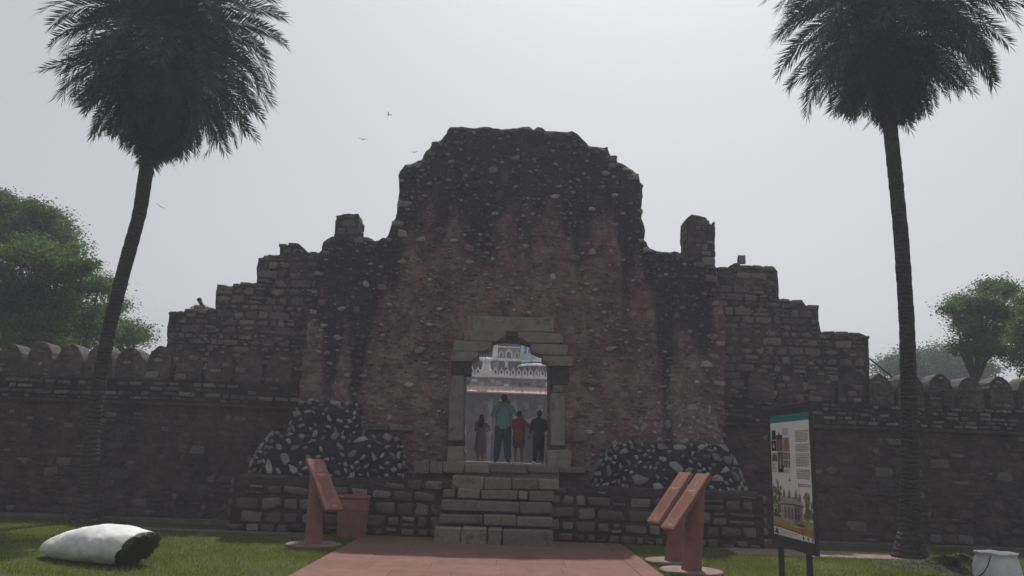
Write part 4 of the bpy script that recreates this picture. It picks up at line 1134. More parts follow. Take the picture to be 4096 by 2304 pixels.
LEGS = lambda w, o=0.0: ((( -.085, 0, .86), (-.085 - w * .5, .01, .47), (-.085 - w, 0, .075)), ((.085, 0, .86), (.085 + w * .5, .01, .47), (.085 + w, 0, .075)))
sh = lambda s: (s * .175, 0, 1.335)
both_up = {'leg': LEGS(.06), 'arm': ((sh(-1), (-.29, .07, 1.13), (-.11, .27, 1.40), (.2, .1, 1)), (sh(1), (.31, .07, 1.15), (.13, .27, 1.42), (-.2, .1, 1))), 'curl': 1.0}
one_up = {'leg': LEGS(.02), 'arm': ((sh(-1), (-.19, .12, 1.10), (-.05, .27, 1.2), (.6, .4, .5)), (sh(1), (.33, .03, 1.16), (.16, .17, 1.42), (-.5, .1, 1))), 'curl': 1.0}
elbow = {'leg': LEGS(.0), 'arm': ((sh(-1), (-.21, -.02, 1.08), (-.13, .16, 1.0), (.7, .5, 0)), (sh(1), (.30, -.02, 1.11), (.14, .17, 1.08), (-.7, .5, .1))), 'curl': .8}
down = {'leg': LEGS(.015), 'arm': ((sh(-1), (-.245, -.01, 1.09), (-.27, .04, .86), (0, .15, -1)), (sh(1), (.25, .0, 1.10), (.20, .16, .98), (-.3, .8, .1))), 'curl': .6}
def stand(px, Y, wpx=None): 
    q = at(px, 1840, Y); return Vector((q.x, Y, ZS))
hgt_at = lambda py0, py1, Y: at(2040, py0, Y).z - at(2040, py1, Y).z
YP = 19.9
H1 = hgt_at(1574, 1846, YP)
S['teal'] = cloth('teal_polo', lin(.20, .44, .44)); S['denim'] = cloth('blue_denim', lin(.055, .085, .16))
S['frock'] = cloth('grey_frock', lin(.20, .18, .18)); S['red'] = cloth('red_shirt', lin(.33, .085, .085)); S['maroon'] = cloth('maroon_shorts', lin(.10, .05, .05))
S['green'] = cloth('dark_green_shirt', lin(.05, .065, .06)); S['black'] = cloth('black_trousers', lin(.02, .02, .022))
person('man in teal polo shirt and blue jeans raising his hands to his face', stand(2008, YP), H1, S['skin'], S['hair'], [('polo_shirt', S['teal'], lambda m, p: shirt(m, p, .84, .75, 1.12)), ('jeans', S['denim'], lambda m, p: trousers(m, p, .95, 1.12)), ('shoes', S['shoe'], shoes)], both_up)
person('long-haired girl in grey frock with bent elbow by the door jamb', stand(1920, YP - .1), hgt_at(1658, 1846, YP), S['skin'], S['hair'], [('bodice', S['frock'], lambda m, p: shirt(m, p, .9, .45, .85, False)), ('skirt', S['frock'], skirt)], elbow, True)
person('child in red shirt and maroon shorts holding a hand to the face', stand(2072, YP - .05), hgt_at(1646, 1852, YP), S['skin'], S['hair'], [('shirt', S['red'], lambda m, p: shirt(m, p, .74, .8, 1.12)), ('shorts', S['maroon'], lambda m, p: trousers(m, p, 0, .98))], one_up)
person('person in dark green shirt and black trousers by the door jamb', stand(2152, YP), hgt_at(1640, 1852, YP), S['skin'], S['hair'], [('shirt', S['green'], lambda m, p: shirt(m, p, .80, 1.5, 1.08)), ('trousers', S['black'], lambda m, p: trousers(m, p, .95, 1.05)), ('shoes', S['white_shoe'], shoes)], down)
ph = stand(2008, YP) + Vector((0, .34, 1.52 * H1 / 1.65))
S['phone'] = plain('phone_black', lin(.02, .02, .02), .3)
tag(MB().box(ph.x - .075, ph.x + .075, ph.y - .005, ph.y + .005, ph.z - .04, ph.z + .04).build('phone', S['phone'], bevel=.004), 'small black phone held up by the man in teal', 'phone')

# ================================================================== LECTERNS, BIN, BOARD
t = Nt('terracotta_paint'); p = t.pos(); n = t.noise(p, 5, 6, .65); n2 = t.noise(p, 60, 3); n3 = t.noise(t.mapping(p, (6, 6, 1.2)), 1.0, 5, .65)
t.bump(t.math('ADD', n2, n), .22, .006)
c = t.ramp(n, [(.28, lin(.185, .085, .072)), (.5, lin(.235, .105, .088)), (.72, lin(.275, .13, .11))])
c = t.mix(t.math('MULTIPLY', t.maprange(n3, .5, .74), .55), c, lin(.12, .075, .066))
S['terracotta'] = t.fin(c, .72)
S['terracotta_dark'] = plain('engraved_dark', lin(.13, .05, .042), .7, .2)
S['engraved_pale'] = plain('engraved_pale', lin(.48, .36, .32), .7, .15)
def lectern(label, px, py, dirv, back, seed, run=.80):
    c = gnd(px, py); root = empty('info_lectern', c, label, 'lectern', 'terracotta information lecterns')
    d = Vector((dirv[0], dirv[1], 0)).normalized(); wv_ = Vector((-d.y, d.x, 0)); Z = Vector((0, 0, 1))
    T = c - d * back + Z * 1.555; slope = (d * run - Z * .88).normalized(); L = math.hypot(run, .88); nrm = wv_.cross(slope).normalized()
    if nrm.z < 0: nrm = -nrm
    # disc base
    MB().lathe(c, [(.001, -.02), (.50, -.02), (.505, .015), (.49, .03), (.001, .03)], 36).build('base_disc', S['apron'], root, smooth=False)
    # tapered column whose top is cut along the slab
    mb = MB(); n = 20; vs = []; rings = 9
    for j in range(rings):
        for i in range(n):
            th = 2 * math.pi * i / n; k = j / (rings - 1)
            q = c + d * (math.cos(th) * (.165 - .02 * k)) + wv_ * (math.sin(th) * (.165 - .055 * k)) - d * back * .55 * k
            ztop = ((T - nrm * .05 - q).dot(nrm)) / nrm.z
            vs.append(q + Z * (.02 + (ztop - .02) * k))
    fs = [(j * n + i, j * n + (i + 1) % n, (j + 1) * n + (i + 1) % n, (j + 1) * n + i) for j in range(rings - 1) for i in range(n)]
    fs.append(tuple((rings - 1) * n + i for i in range(n)))
    mb.add(vs, fs).build('column', S['terracotta'], root, smooth=True)
    hw = .185
    def pt(u, v, o): return T + wv_ * (u * hw) + slope * (v * L) + nrm * o
    sgn = 1 if wv_.cross(slope).dot(nrm) > 0 else -1
    mb = MB(); vs = [pt(u, v, o) for o in (-.075, 0) for u, v in ((-1, 0), (1, 0), (1, 1), (-1, 1))]
    mb.add(vs, [(3, 2, 1, 0), (4, 5, 6, 7), (0, 1, 5, 4), (1, 2, 6, 5), (2, 3, 7, 6), (3, 0, 4, 7)])
    me = mb.mesh('slab', bevel=.014, seg=3)
    put('slab', me, root, S['terracotta'])
    mb = MB(); vs = [pt(u, v, o) for o in (-.01, .004) for u, v in ((-.9, .045), (.9, .045), (.9, .975), (-.9, .975))]
    mb.add(vs, [(3, 2, 1, 0), (4, 5, 6, 7), (0, 1, 5, 4), (1, 2, 6, 5), (2, 3, 7, 6), (3, 0, 4, 7)])
    pan = put('panel', mb.mesh('panel', bevel=.003), root, S['terracotta'])
    rg = random.Random(seed); mb = MB()
    def quad(u0, u1, v0, v1, mi): mb.add([pt(u, v, .0055) for u, v in ((u0, v0), (u1, v0), (u1, v1), (u0, v1))], [(0, 1, 2, 3)], mi)
    def line(v, u0, u1, hgt, mi):
        u = u0
        while u < u1:
            w = rg.uniform(.05, .2); quad(u, min(u + w, u1), v, v + hgt, mi); u += w + .03
    ud = -1 if wv_.x < 0 else 1
    line(.32, -.55, .55, .012, 1); line(.345, -.2, .2, .008, 1)
    for k in range(20): line(.38 + k * .022, -.6, .62 if k % 6 else .2, .008, 0)
    line(.92, -.1, .45, .01, 1); line(.94, -.1, .45, .008, 1)
    # engraved river-like emblem
    prev = None
    for k in range(9):
        v = .07 + k * .022; u = ud * (.35 - .3 * math.sin(k / 8 * 2.4)) 
        if prev: mb.add([pt(prev[0] - .03, prev[1], .0055), pt(prev[0] + .03, prev[1], .0055), pt(u + .03, v, .0055), pt(u - .03, v, .0055)], [(0, 1, 2, 3)], 1)
        prev = (u, v)
    for f in range(len(mb.f)): 
        pass
    eng = put('engraving', mb.mesh('engraving'), pan, [S['terracotta_dark'], S['engraved_pale']]); eng['kind'] = 'stuff'
    return root
lectern('terracotta lectern standing alone beside the litter bin', 1254, 2180, (.72, -.69), .2, 1)
lectern('terracotta lectern of the pair, farther one half hidden behind its twin', 2695, 2248, (-.92, -.39), .27, 2, .72)
lectern('terracotta lectern of the pair, nearer one in front of its twin', 2765, 2286, (-.92, -.39), .27, 3, .74)

bc = gnd(1404, 2150)
bin_ = empty('litter_bin', bc, 'round terracotta litter bin with rolled rim beside the lone lectern', 'bin')
H = .84
MB().lathe(bc, [(.001, .0), (.285, .0), (.29, .02), (.318, H * .72), (.322, H * .93), (.295, H * .93), (.27, .05), (.001, .05)], 40).build('body', S['terracotta'], bin_, smooth=True)
def torus(c, Rr, r, n=40, m=10):
    mb = MB(); vs = [(c[0] + (Rr + r * math.cos(b)) * math.cos(a), c[1] + (Rr + r * math.cos(b)) * math.sin(a), c[2] + r * math.sin(b)) for a in np.linspace(0, 2 * math.pi, n, False) for b in np.linspace(0, 2 * math.pi, m, False)]
    return mb.add(vs, [(i * m + j, ((i + 1) % n) * m + j, ((i + 1) % n) * m + (j + 1) % m, i * m + (j + 1) % m) for i in range(n) for j in range(m)])
torus((bc.x, bc.y, H * .955), .318, .034).build('rim', S['terracotta'], bin_, smooth=True)
torus((bc.x, bc.y, H * .68), .317, .014).build('ring', S['terracotta'], bin_, smooth=True)

# information board
bn = at(3256, 1900, 10.75); bf = at(3083, 1900, 12.3)
zt, zb = at(3257, 1603, 10.75).z, at(3257, 2227, 10.75).z
A3 = Vector((bf.x, bf.y, 0)); B3 = Vector((bn.x, bn.y, 0)); Uv = (B3 - A3); BW = Uv.length; Uv.normalize()
Nv = Vector((Uv.y, -Uv.x, 0)); Nv = Nv if Nv.x < 0 else -Nv
board = empty('information_board', (A3 + B3) / 2, 'framed information board on two dark posts with printed temple picture', 'signboard')
S['frame_metal'] = plain('dark_frame_metal', lin(.045, .044, .042), .5, .15, 8, .1, .003)
S['paper'] = plain('poster_white', lin(.70, .71, .72), .45, .04, 2, 0)
def bp(u, z, o=0): return A3 + Uv * u + Vector((0, 0, z)) + Nv * o
def slabq(u0, u1, z0, z1, o0, o1, name, mat, par, bevel=.004):
    vs = [bp(u, z, o) for o in (o0, o1) for u, z in ((u0, z0), (u1, z0), (u1, z1), (u0, z1))]
    fs = [(3, 2, 1, 0), (4, 5, 6, 7), (0, 1, 5, 4), (1, 2, 6, 5), (2, 3, 7, 6), (3, 0, 4, 7)]
    mb = MB().add(vs, fs); me = mb.mesh(name, bevel=bevel)
    bm = bmesh.new(); bm.from_mesh(me); bmesh.ops.recalc_face_normals(bm, faces=bm.faces); bm.to_mesh(me); bm.free()
    return put(name, me, par, mat)
fw = .06
slabq(0, fw, zb, zt, -.03, .014, 'frame_stile', S['frame_metal'], board); slabq(BW - fw, BW, zb, zt, -.03, .014, 'frame_stile', S['frame_metal'], board)
slabq(fw, BW - fw, zt - .09, zt, -.03, .012, 'frame_rail', S['frame_metal'], board); slabq(fw, BW - fw, zb, zb + .15, -.03, .012, 'frame_rail', S['frame_metal'], board)
slabq(fw, BW - fw, zb + .15, zt - .09, -.027, .0, 'backing', S['frame_metal'], board, 0)
for u in (.27, BW - .30): slabq(u - .042, u + .042, -.3, zb, -.04, .02, 'post', S['frame_metal'], board)
pu0, pu1, pz0, pz1 = fw + .01, BW - fw - .01, zb + .16, zt - .15
poster = slabq(pu0, pu1, pz0, pz1, .0, .006, 'poster', S['paper'], board, 0)
PC = [lin(.03, .20, .20), lin(.02, .13, .135), lin(.12, .12, .125), lin(.05, .04, .04), lin(.33, .12, .10), lin(.015, .015, .015), lin(.45, .42, .1), lin(.11, .13, .10), lin(.23, .19, .19), lin(.36, .30, .30),
      lin(.12, .16, .05), lin(.20, .25, .09), lin(.30, .30, .14), lin(.36, .20, .09), lin(.25, .10, .05), lin(.40, .42, .40), lin(.07, .10, .035), lin(.16, .11, .11), lin(.30, .31, .33)]
pm_ = [plain('print_%02d' % i, c, .5, .12, 12, 0) for i, c in enumerate(PC)]
pr = MB(); lay = [0]
def pq(poly, mi):
    lay[0] += 1; o = .0066 + lay[0] * .000012
    q = [bp(pu0 + (pu1 - pu0) * u, pz1 - (pz1 - pz0) * v, o) for u, v in poly]
    pr.add(q, [tuple(range(len(q)))], mi)
def prect(u0, u1, v0, v1, mi): pq([(u0, v0), (u1, v0), (u1, v1), (u0, v1)], mi)
rg = random.Random(131)
prect(0, 1, 0, .06, 0)
u = .12
while u < .86:      # illegible heavy capitals in the header
    w = rg.uniform(.016, .03)
    if rg.random() < .88:
        prect(u, u + .007, .018, .05, 1)
        if rg.random() < .6: prect(u, u + w, .018, .023, 1)
        if rg.random() < .5: prect(u, u + w, .032, .036, 1)
        if rg.random() < .6: prect(u + w - .006, u + w, .018, .05, 1)
    u += w + .012
def tlines(u0, u1, v0, v1, n, mi=2):
    for k in range(n):
        v = v0 + (v1 - v0) * k / n; hgt = (v1 - v0) / n * .42; u = u0; e = u1 - (rg.uniform(0, .3) * (u1 - u0) if k == n - 1 else rg.uniform(0, .02))
        while u < e:
            w = rg.uniform(.015, .06); prect(u, min(e, u + w), v, v + hgt, mi); u += w + .009
# photo grid
prect(0.015, .15, .12, .205, 18); pq([(.04, .205), (.05, .135), (.07, .122), (.145, .12), (.15, .205)], 5)
prect(.015, .15, .21, .30, 5); pq([(.055, .275), (.05, .26), (.075, .232), (.082, .225), (.09, .232), (.115, .26), (.11, .275)], 6)
prect(.155, .325, .165, .305, 17); pq([(.16, .2), (.19, .17), (.235, .15), (.24, .128), (.245, .15), (.30, .175), (.32, .2)], 3); pq([(.2, .16), (.24, .14), (.28, .16)], 18)
prect(.33, .51, .19, .31, 9); pq([(.36, .29), (.35, .245), (.38, .21), (.43, .2), (.47, .22), (.49, .26), (.47, .30), (.41, .305)], 4); prect(.43, .455, .195, .215, 3)
prect(.015, .17, .315, .39, 18); pq([(.02, .39), (.02, .35), (.05, .345), (.06, .325), (.12, .325), (.13, .345), (.165, .35), (.165, .39)], 17)
prect(.18, .33, .31, .48, 7); prect(.18, .33, .42, .48, 5); pq([(.23, .45), (.225, .38), (.25, .35), (.275, .38), (.27, .45)], 18); prect(.185, .23, .315, .335, 3)
prect(.335, .51, .315, .375, 9); prect(.335, .51, .38, .44, 9)
for r0 in (.322, .388):
    for k in range(4): prect(.35 + k * .028, .365 + k * .028, r0, r0 + .045, 4 if k % 2 else 3)
    prect(.475, .505, r0, r0 + .05, 17); prect(.335, .46, r0 - .006, r0, 3)
tlines(.335, .49, .115, .175, 6); tlines(.02, .15, .40, .485, 7); tlines(.345, .5, .448, .49, 4)
tlines(.66, .985, .14, .235, 8); tlines(.66, .985, .25, .315, 5); tlines(.66, .985, .325, .43, 8); tlines(.66, .985, .45, .53, 6); tlines(.73, .985, .565, .59, 2); prect(.69, .715, .56, .592, 2)
# temple illustration
for (u0, u1, v0, v1, m, n) in ((0, .25, .55, .82, 11, 34), (0, .22, .62, .85, 10, 44), (.80, 1, .64, .83, 11, 26), (.84, 1, .7, .85, 10, 24)):
    for k in range(n):
        cu, cv = rg.uniform(u0, u1), rg.uniform(v0, v1); s = rg.uniform(.02, .045)
        pq([(min(1, max(0, cu + s * .8 * math.cos(a) * rg.uniform(.6, 1.1))), cv + s * .7 * math.sin(a) * rg.uniform(.6, 1.1)) for a in np.linspace(0, 5.4, 7)], m if rg.random() < .75 else 16)
prect(0, 1, .845, .905, 12); pq([(0, .82), (.22, .83), (.22, .855), (0, .85)], 16)
pq([(0, .895), (.6, .91), (1, .90), (1, .955), (0, .925)], 13); pq([(0, .918), (.75, .945), (.75, .955), (0, .93)], 14); pq([(.72, .915), (.77, .912), (.77, .96), (.72, .955)], 14); pq([(.77, .93), (1, .92), (1, .965), (.77, .955)], 13)
pq([(.22, .86), (.22, .735), (.28, .72), (.56, .72), (.76, .735), (.76, .875), (.56, .885), (.30, .87)], 9); pq([(.56, .885), (.56, .72), (.76, .735), (.76, .875)], 8)
pq([(.56, .885), (.76, .875), (.86, .89), (.70, .90)], 16)
pq([(.21, .735), (.24, .675), (.70, .672), (.80, .735), (.56, .728)], 9); pq([(.2, .738), (.56, .728), (.8, .738), (.8, .746), (.56, .738), (.2, .746)], 3)
for cu, w in ((.34, .05), (.43, .055), (.515, .05), (.60, .045), (.67, .045)): pq([(cu - w / 2, .85), (cu - w / 2, .775), (cu - w / 4, .757), (cu, .75), (cu + w / 4, .757), (cu + w / 2, .775), (cu + w / 2, .85)], 17 if cu < .56 else 3)
prect(.23, .75, .797, .802, 8)
for cu in (.32, .455, .62, .71):
    dv = .0 if cu < .7 else .02
    prect(cu - .03, cu + .03, .655 + dv, .685 + dv, 8); prect(cu - .02, cu - .008, .66 + dv, .685 + dv, 3); pq([(cu - .035, .658 + dv), (cu - .022, .64 + dv), (cu, .61 + dv), (cu + .022, .64 + dv), (cu + .035, .658 + dv)], 8); prect(cu - .003, cu + .003, .592 + dv, .615 + dv, 8)
pq([(.47, .535), (.48, .505), (.49, .535), (.51, .545), (.45, .545)], 2)
# footer
pq([(.03, .985), (.03, .975), (.06, .972), (.065, .955), (.085, .95), (.092, .93), (.1, .95), (.12, .955), (.122, .975), (.15, .978), (.15, .99)], 5)
tlines(.2, .65, .962, .972, 1); tlines(.2, .62, .978, .99, 1, 18)
for cu in (.76, .87, .97): pq([(cu - .012, .99), (cu - .014, .975), (cu, .963), (cu + .014, .975), (cu + .012, .99)], 3 if cu < .8 else 2)
me = pr.mesh('print')
bm = bmesh.new(); bm.from_mesh(me)
for f in bm.faces:
    if f.normal.dot(Nv) < 0: f.normal_flip()
bm.to_mesh(me); bm.free()
put('print', me, poster, pm_)

# ================================================================== SACKS AND CLIPPINGS
t = Nt('woven_sack'); p = t.pos(); n = t.noise(p, 7, 5, .6)
wv = t.n('ShaderNodeTexBrick'); wv.inputs['Scale'].default_value = 90; t.l(p, wv.inputs['Vector'])
t.bump(t.math('ADD', t.math('MULTIPLY', n, 2.0), wv.outputs['Fac']), .35, .012)
S['sack'] = t.fin(t.ramp(n, [(.25, lin(.50, .52, .55)), (.5, lin(.70, .71, .72)), (.8, lin(.78, .77, .75))]), .6)
S['clip'] = leafmat('grass_clippings', [lin(.018, .024, .012), lin(.03, .038, .016), lin(.06, .068, .028)], .15)
def clip_blades(P, N, rng_, ln=.09):
    n = len(P); a = rng_.normal(size=(n, 3)); a -= N * (a * N).sum(1)[:, None] * .75; a /= np.linalg.norm(a, axis=1)[:, None]
    b = np.cross(a, N); b /= np.linalg.norm(b, axis=1)[:, None] + 1e-9; l = ln * rng_.uniform(.5, 1.3, n)[:, None]
    V = np.stack([P - a * l * .5, P + b * .004, P + a * l * .5 + N * l * rng_.uniform(-.1, .35, n)[:, None], P - b * .004], 1).reshape(-1, 3)
    return V, np.arange(4 * n).reshape(n, 4)
g0 = gnd(170, 2222); g1 = gnd(520, 2262)
ax = Vector((.95, -.30, 0)).normalized(); cen = gnd(355, 2244); cen.z = 0
sackA = empty('sack', cen, 'white woven sack lying on the lawn, stuffed with grass clippings', 'sack')
side = Vector((-ax.y, ax.x, 0)); Ls = 1.72
ns, nt_ = 70, 56; V = []; rgk = random.Random(141)
def ring(s):
    # s 0..1 from the pinched tail to the open mouth
    r = .315 * (math.sin(math.pi * min(.5, .035 + s * .72)) ** .62); 
    if s > .78: r *= 1 - .10 * ((s - .78) / .22) ** 2
    return r
for j in range(ns + 1):
    s = j / ns; r = ring(s); c = cen + ax * ((s - .5) * Ls)
    for i in range(nt_):
        th = 2 * math.pi * i / nt_; rr = r * (1 + .08 * noise.noise(Vector((s * 5, math.cos(th) * 1.5, math.sin(th) * 1.5))) + .03 * noise.noise(Vector((s * 16, math.cos(th) * 4, math.sin(th) * 4))) + .02 * noise.noise(Vector((s * 40, math.cos(th) * 9, math.sin(th) * 9))))
        hor, ver = math.cos(th) * rr * 1.15, math.sin(th) * rr * .88
        zc = max(.0, r * .80) if s > .2 else r * .80 + (1 - s / .2) * .07
        ex = 0
        if s > .85: ex = (s - .85) / .15 * (.16 * math.sin(th) + .05 * noise.noise(Vector((math.cos(th) * 4, math.sin(th) * 4, 2))) - .05)
        q = c + side * hor + Vector((0, 0, max(.008, zc + ver))) + ax * ex
        V.append(q)
F = [(j * nt_ + i, j * nt_ + (i + 1) % nt_, (j + 1) * nt_ + (i + 1) % nt_, (j + 1) * nt_ + i) for j in range(ns) for i in range(nt_)]
F.append(tuple(range(nt_ - 1, -1, -1)))
o = put('cloth', mesh_np('cloth', V, F, True), sackA, S['sack'])
so = o.modifiers.new('thick', 'SOLIDIFY'); so.thickness = .006
mouth = [V[ns * nt_ + i] for i in range(nt_)]; mc = sum(mouth, Vector()) / nt_
mb = MB()
vs = []; fs = []; nr_ = 10
for j in range(nr_ + 1):
    f = j / nr_
    for i in range(nt_):
        q = mouth[i].lerp(mc, f) * 1.0; q = mc + (q - mc) * .985
        lump = .05 + .11 * math.sqrt(max(0, 1 - (1 - f) ** 2)) + .055 * noise.noise(q * 9) + .03 * noise.noise(q * 23)
        q = q + ax * lump * (1 if j else .0); q.z = max(.01, q.z); vs.append(q)
for j in range(nr_):
    for i in range(nt_): fs.append((j * nt_ + i, j * nt_ + (i + 1) % nt_, (j + 1) * nt_ + (i + 1) % nt_, (j + 1) * nt_ + i))
put('clippings', mesh_np('clippings', vs, fs), sackA, S['clip'])
nrp = np.random.default_rng(7); vv = np.array([tuple(v) for v in vs]); P = vv[nrp.integers(nt_, len(vv), 5200)] + nrp.normal(0, .014, (5200, 3)); P[:, 2] = np.maximum(P[:, 2], .015)
Vc, Fc = clip_blades(P, np.tile(np.array(ax), (5200, 1)), nrp, .07); o = put('loose_blades', mesh_np('loose_blades', Vc, Fc), sackA, S['clip']); o['kind'] = 'stuff'
# small loose twine ends and fold at the mouth
# upright open sack at the right edge
sc_ = gnd(3998, 2355); sc_.z = 0
sackB = empty('sack', sc_, 'open white sack with rolled rim standing at the lower right corner', 'sack')
zt2 = at(3990, 2208, sc_.y).z
prof = [(.001, .01), (.26, .012), (.33, .08), (.345, .2), (.325, zt2 * .62), (.295, zt2 * .84), (.288, zt2 * .93), (.315, zt2 * .97), (.31, zt2 * 1.0), (.27, zt2 * .99), (.25, zt2 * .9), (.27, .25), (.001, .22)]
mb = MB(); mb.lathe(sc_, prof, 48)
for i, v in enumerate(mb.v):
    q = Vector(v) - sc_; r = math.hypot(q.x, q.y)
    if r > .02:
        th = math.atan2(q.y, q.x); k = 1 + .09 * noise.noise(Vector((math.cos(th) * 2, math.sin(th) * 2, q.z * 4))) + .05 * noise.noise(Vector((math.cos(th) * 5, math.sin(th) * 5, q.z * 25)))
        mb.v[i] = tuple(sc_ + Vector((q.x * k, q.y * k * .85, q.z + .02 * noise.noise(Vector((math.cos(th) * 2.4, math.sin(th) * 2.4, 5))) * (q.z / zt2))))
me = mb.mesh('cloth', True)
put('cloth', me, sackB, S['sack'])
S['cord'] = plain('dark_cord', lin(.02, .03, .03), .7)
pts = [at(3966 - 3, 2222, sc_.y - .31), at(3958, 2240, sc_.y - .33), at(3950, 2265, sc_.y - .335), at(3935, 2290, sc_.y - .335), at(3915, 2306, sc_.y - .36)]
MB().tube(pts, [.009] * 5, 6).build('cord', S['cord'], sackB, smooth=True)
# heap of clippings on the lawn beside it
nrh = np.random.default_rng(17); n = 26000
hx = gnd(3845, 2275); P = np.stack([nrh.normal(hx.x, .55, n), nrh.normal(hx.y, .42, n), np.zeros(n)], 1)
hh = lambda x, y: .15 * math.exp(-((x - hx.x) / .5) ** 2 - ((y - hx.y - .1) / .35) ** 2) * (1 + .9 * noise.noise(Vector((x * 4, y * 4, 1)))) + .05 * math.exp(-((x - hx.x) / .9) ** 2 - ((y - hx.y) / .7) ** 2) * (1 + .8 * noise.noise(Vector((x * 7, y * 7, 4))))
P[:, 2] = [hh(x, y) for x, y in P[:, :2]]; P[:, 2] += nrh.uniform(.005, .02, n)
Vc, Fc = clip_blades(P, np.tile(np.array([0, 0, 1.0]), (n, 1)), nrh, .09)
S['clip2'] = leafmat('lawn_clippings', [lin(.03, .036, .015), lin(.055, .062, .024), lin(.10, .105, .045)], .2)
o = put('grass_clippings', mesh_np('grass_clippings', Vc, Fc), None, S['clip2']); tag(o, 'heap of loose mown grass clippings beside the open sack', 'clippings', kind='stuff')
gxs = np.linspace(hx.x - 1.2, hx.x + 1.2, 40); gys = np.linspace(hx.y - 1, hx.y + 1, 34)
Vg = [(x, y, hh(x, y) - .006) for y in gys for x in gxs]; Fg = np.array([(j * 40 + i, j * 40 + i + 1, (j + 1) * 40 + i + 1, (j + 1) * 40 + i) for j in range(33) for i in range(39)])
o = put('clipping_mound', mesh_np('clipping_mound', Vg, Fg, True), None, S['clip']); tag(o, 'matted dark base of the clippings heap beside the open sack', 'clippings', kind='stuff')

# ================================================================== SMALL THINGS ON THE WALLS, BIRDS
fl = at(2962, 1060, Y_WING + .3)
flood = empty('floodlight', fl, 'small square floodlight mounted on top of the stepped wall', 'floodlight')
S['lamp_metal'] = plain('lamp_metal', lin(.05, .05, .05), .5); S['lamp_glass'] = plain('lamp_glass', lin(.20, .21, .21), .2, .1, 3, 0)
fc = at(2968, 1037, Y_WING + .3); w2, h2 = .095, .115
MB().box(fc.x - w2, fc.x + w2, fc.y, fc.y + .07, fc.z - h2, fc.z + h2).build('housing', S['lamp_metal'], flood, bevel=.012)
MB().box(fc.x - w2 + .014, fc.x + w2 - .014, fc.y - .006, fc.y + .01, fc.z - h2 + .014, fc.z + h2 - .014).build('glass', S['lamp_glass'], flood, bevel=.003)
MB().box(fc.x - w2 + .02, fc.x - w2 + .05, fc.y + .02, fc.y + .05, fl.z - .12, fc.z - h2 + .02).build('stand', S['lamp_metal'], flood)
MB().tube([(fc.x - w2 - .014, fc.y + .035, fc.z + .03), (fc.x - w2 - .014, fc.y + .035, fc.z - h2 - .01), (fc.x - w2 + .03, fc.y + .035, fc.z - h2 - .02)], [.008] * 3, 6).build('yoke', S['lamp_metal'], flood)
MB().lathe((fc.x + .01, fc.y + .03, fc.z - h2 - .022), [(.001, 0), (.014, .004), (.012, .022)], 8).build('knob', S['lamp_metal'], flood)

nc = at(800, 1240, Y_WING + .35)
nest = empty('stick_nest', nc, 'ragged stick nest on the lower step of the ruined wall', 'nest')
S['stick'] = plain('dry_sticks', lin(.17, .15, .135), .95, .4, 20, .3)
rg = random.Random(151); mb = MB()
for k in range(150):
    a = rg.uniform(0, 6.28); r = rg.uniform(.02, .25); z = rg.uniform(0, .15) * (1 - (r / .3) ** 2)
    q = nc + Vector((r * 1.05 * math.cos(a), r * .7 * math.sin(a), z)); b = a + 1.57 + rg.uniform(-.6, .6); l = rg.uniform(.08, .2)
    d = Vector((math.cos(b), math.sin(b), rg.uniform(-.35, .35)))
    mb.tube([q - d * l / 2, q + Vector((0, 0, .012)), q + d * l / 2], [.005, .006, .003], 4, caps=False)
mb.build('sticks', S['stick'], nest)
mb = MB(); ball(mb, nc + Vector((.03, 0, .01)), .2, .15, .1); mb.build('nest_cup', S['stick'], nest, smooth=True)
stump = MB().tube([at(812, 1224, Y_WING + .3), at(803, 1212, Y_WING + .3), at(796, 1196, Y_WING + .3), at(795, 1193, Y_WING + .3)], [.035, .045, .062, .04], 8).build('wooden_stub', S['bark']); tag(stump, 'broken wooden stub sticking out of the stick nest', 'stub')
pp0, pp1 = at(3478, 1434, Y_CURT + .5), at(3576, 1514, Y_CURT + .75)
pipe = MB().tube([pp0, pp1], [.022, .022], 8).build('iron_pipe', S['lamp_metal']); tag(pipe, 'dark iron pipe slanting from the stepped wall down behind the merlons', 'pipe')

S['bird'] = plain('dark_feathers', lin(.05, .05, .052), .8)
def bird(label, px, py, span, roll, flap, yaw, Y=42):
    c = at(px, py, Y); root = empty('bird', c, label, 'bird', 'birds circling in the sky')
    k = span / FPX * Y; mb = MB()
    mb.tube([(0, -.22, 0), (0, -.12, .01), (0, .02, .0), (0, .16, .0), (0, .22, 0)], [.015, .05, .07, .035, .012], 8, ell=.8)
    mb.add([(-.03, .17, 0), (.03, .17, 0), (.07, .34, 0), (0, .31, .004), (-.07, .34, 0)], [(0, 1, 2, 3, 4)])
    body = mb.mesh('body'); wm = []
    for s in (-1, 1):
        w = MB(); prev = None; vs = []
        for i in range(6):
            f = i / 5; z = flap * (math.sin(f * 2.2)) * .22 - flap * .08 * f; ch = .17 * (1 - f * .75)
            vs += [(s * (.04 + f * .46), -.07 + .03 * f * f, z), (s * (.04 + f * .46), -.07 + ch + .05 * f, z - .005), ]
        w.add(vs, [(2 * i, 2 * i + 1, 2 * i + 3, 2 * i + 2) for i in range(5)]); me = w.mesh('wing'); wm.append(me)
    for nm, me in (('body', body), ('wing', wm[0]), ('wing', wm[1])):
        me.materials.append(S['bird']); o = bpy.data.objects.new(nm, me); COL.objects.link(o); o.parent = root
        if nm == 'wing': so = o.modifiers.new('t', 'SOLIDIFY'); so.thickness = .02
    root.scale = (k, k, k); root.rotation_euler = (R(8), roll, yaw)
bird('bird with wings folded mid-beat, topmost of the flock', 1555, 461, 30, R(10), 2.2, R(60))
bird('bird gliding with level wings, largest of the flock', 1452, 558, 38, R(4), .8, R(8))
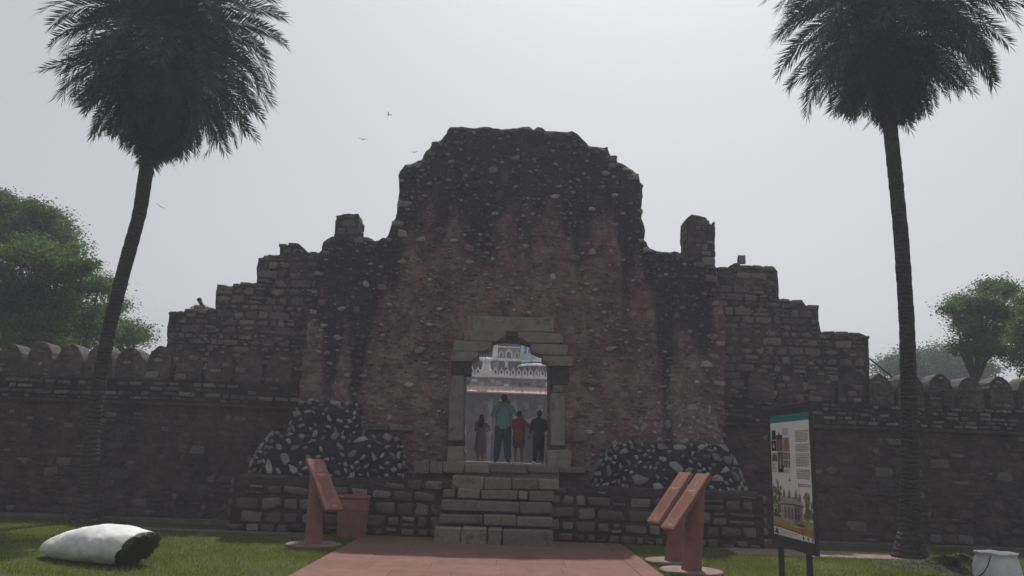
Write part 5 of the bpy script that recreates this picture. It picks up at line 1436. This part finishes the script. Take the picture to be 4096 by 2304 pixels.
bird('bird gliding nearest the broken gateway crown', 1658, 610, 30, R(-6), .8, R(-5))
bird('bird banking steeply beside the leaning palm trunk', 643, 827, 42, R(28), .3, R(25))

# ================================================================== GRASS
nrg = np.random.default_rng(5); n = 240000
X = nrg.uniform(-12.5, 12.5, n); Yg = nrg.uniform(10.6, 18.4, n) 
dens = np.array([noise.noise(Vector((x * .8, y * .8, 2))) for x, y in zip(X[:n], Yg[:n])])
ok = ~((X > PX0 - .02) & (X < PX1 + .02) & (Yg < 16.8)) & ~((X > plx0 - .02) & (X < plx1 + .02) & (Yg > 16.9)) & ~((X > -8.4) & (X < -3.9) & (Yg > 16.3)) & ~((X > 4.6) & (X < 8.4) & (Yg > 15.8)) & ~((np.abs(X) > 6) & (Yg > 18.25))
for px, py in ((1254, 2180), (2695, 2248), (2765, 2286)):
    c = gnd(px, py); ok &= np.hypot(X - c.x, Yg - c.y) > .5
ok &= np.hypot(X - bc.x, Yg - bc.y) > .3
ok &= nrg.uniform(0, 1, n) < .75 + dens * .5
X, Yg, dens = X[ok], Yg[ok], dens[ok]; n = len(X)
hgt = (.018 + .022 * nrg.random(n) + .02 * np.clip(dens, 0, 1)) * np.where(X > 2, 1.35, 1.0)
a = nrg.uniform(0, 6.28, n); lean_ = nrg.uniform(.1, .9, n) * hgt; b = nrg.uniform(0, 6.28, n)
z0 = np.full(n, -.012)
w = .0045
V = np.stack([np.stack([X - np.cos(a) * w, Yg - np.sin(a) * w, z0], 1), np.stack([X + np.cos(a) * w, Yg + np.sin(a) * w, z0], 1), np.stack([X + np.cos(b) * lean_, Yg + np.sin(b) * lean_, z0 + hgt + .012], 1)], 1).reshape(-1, 3)
S['grass'] = leafmat('lawn_grass', [lin(.08, .10, .010), lin(.125, .15, .016), lin(.2, .2, .034)], .42)
gr = put('grass', mesh_np('grass', V, np.arange(3 * n).reshape(n, 3)), None, S['grass']); tag(gr, 'short mown grass covering the lawns beside the path', 'grass', kind='stuff')

# ================================================================== HAZE
t = bpy.data.materials.new('haze_air'); t.use_nodes = True; nt = t.node_tree; nt.nodes.clear()
ou = nt.nodes.new('ShaderNodeOutputMaterial'); vp = nt.nodes.new('ShaderNodeVolumePrincipled')
vp.inputs['Color'].default_value = (.80, .84, .99, 1); vp.inputs['Density'].default_value = .0025; vp.inputs['Anisotropy'].default_value = .2
nt.links.new(vp.outputs[0], ou.inputs['Volume'])
HAZE = True
if HAZE:
    hz_ = MB().box(-90, 90, -12, 120, -1.2, 24).build('haze', t); tag(hz_, 'pale even haze filling the air over the site', 'haze', kind='stuff')
for o in bpy.data.objects:
    if o.parent is None and 'category' in o and 'kind' not in o: o['kind'] = 'thing'
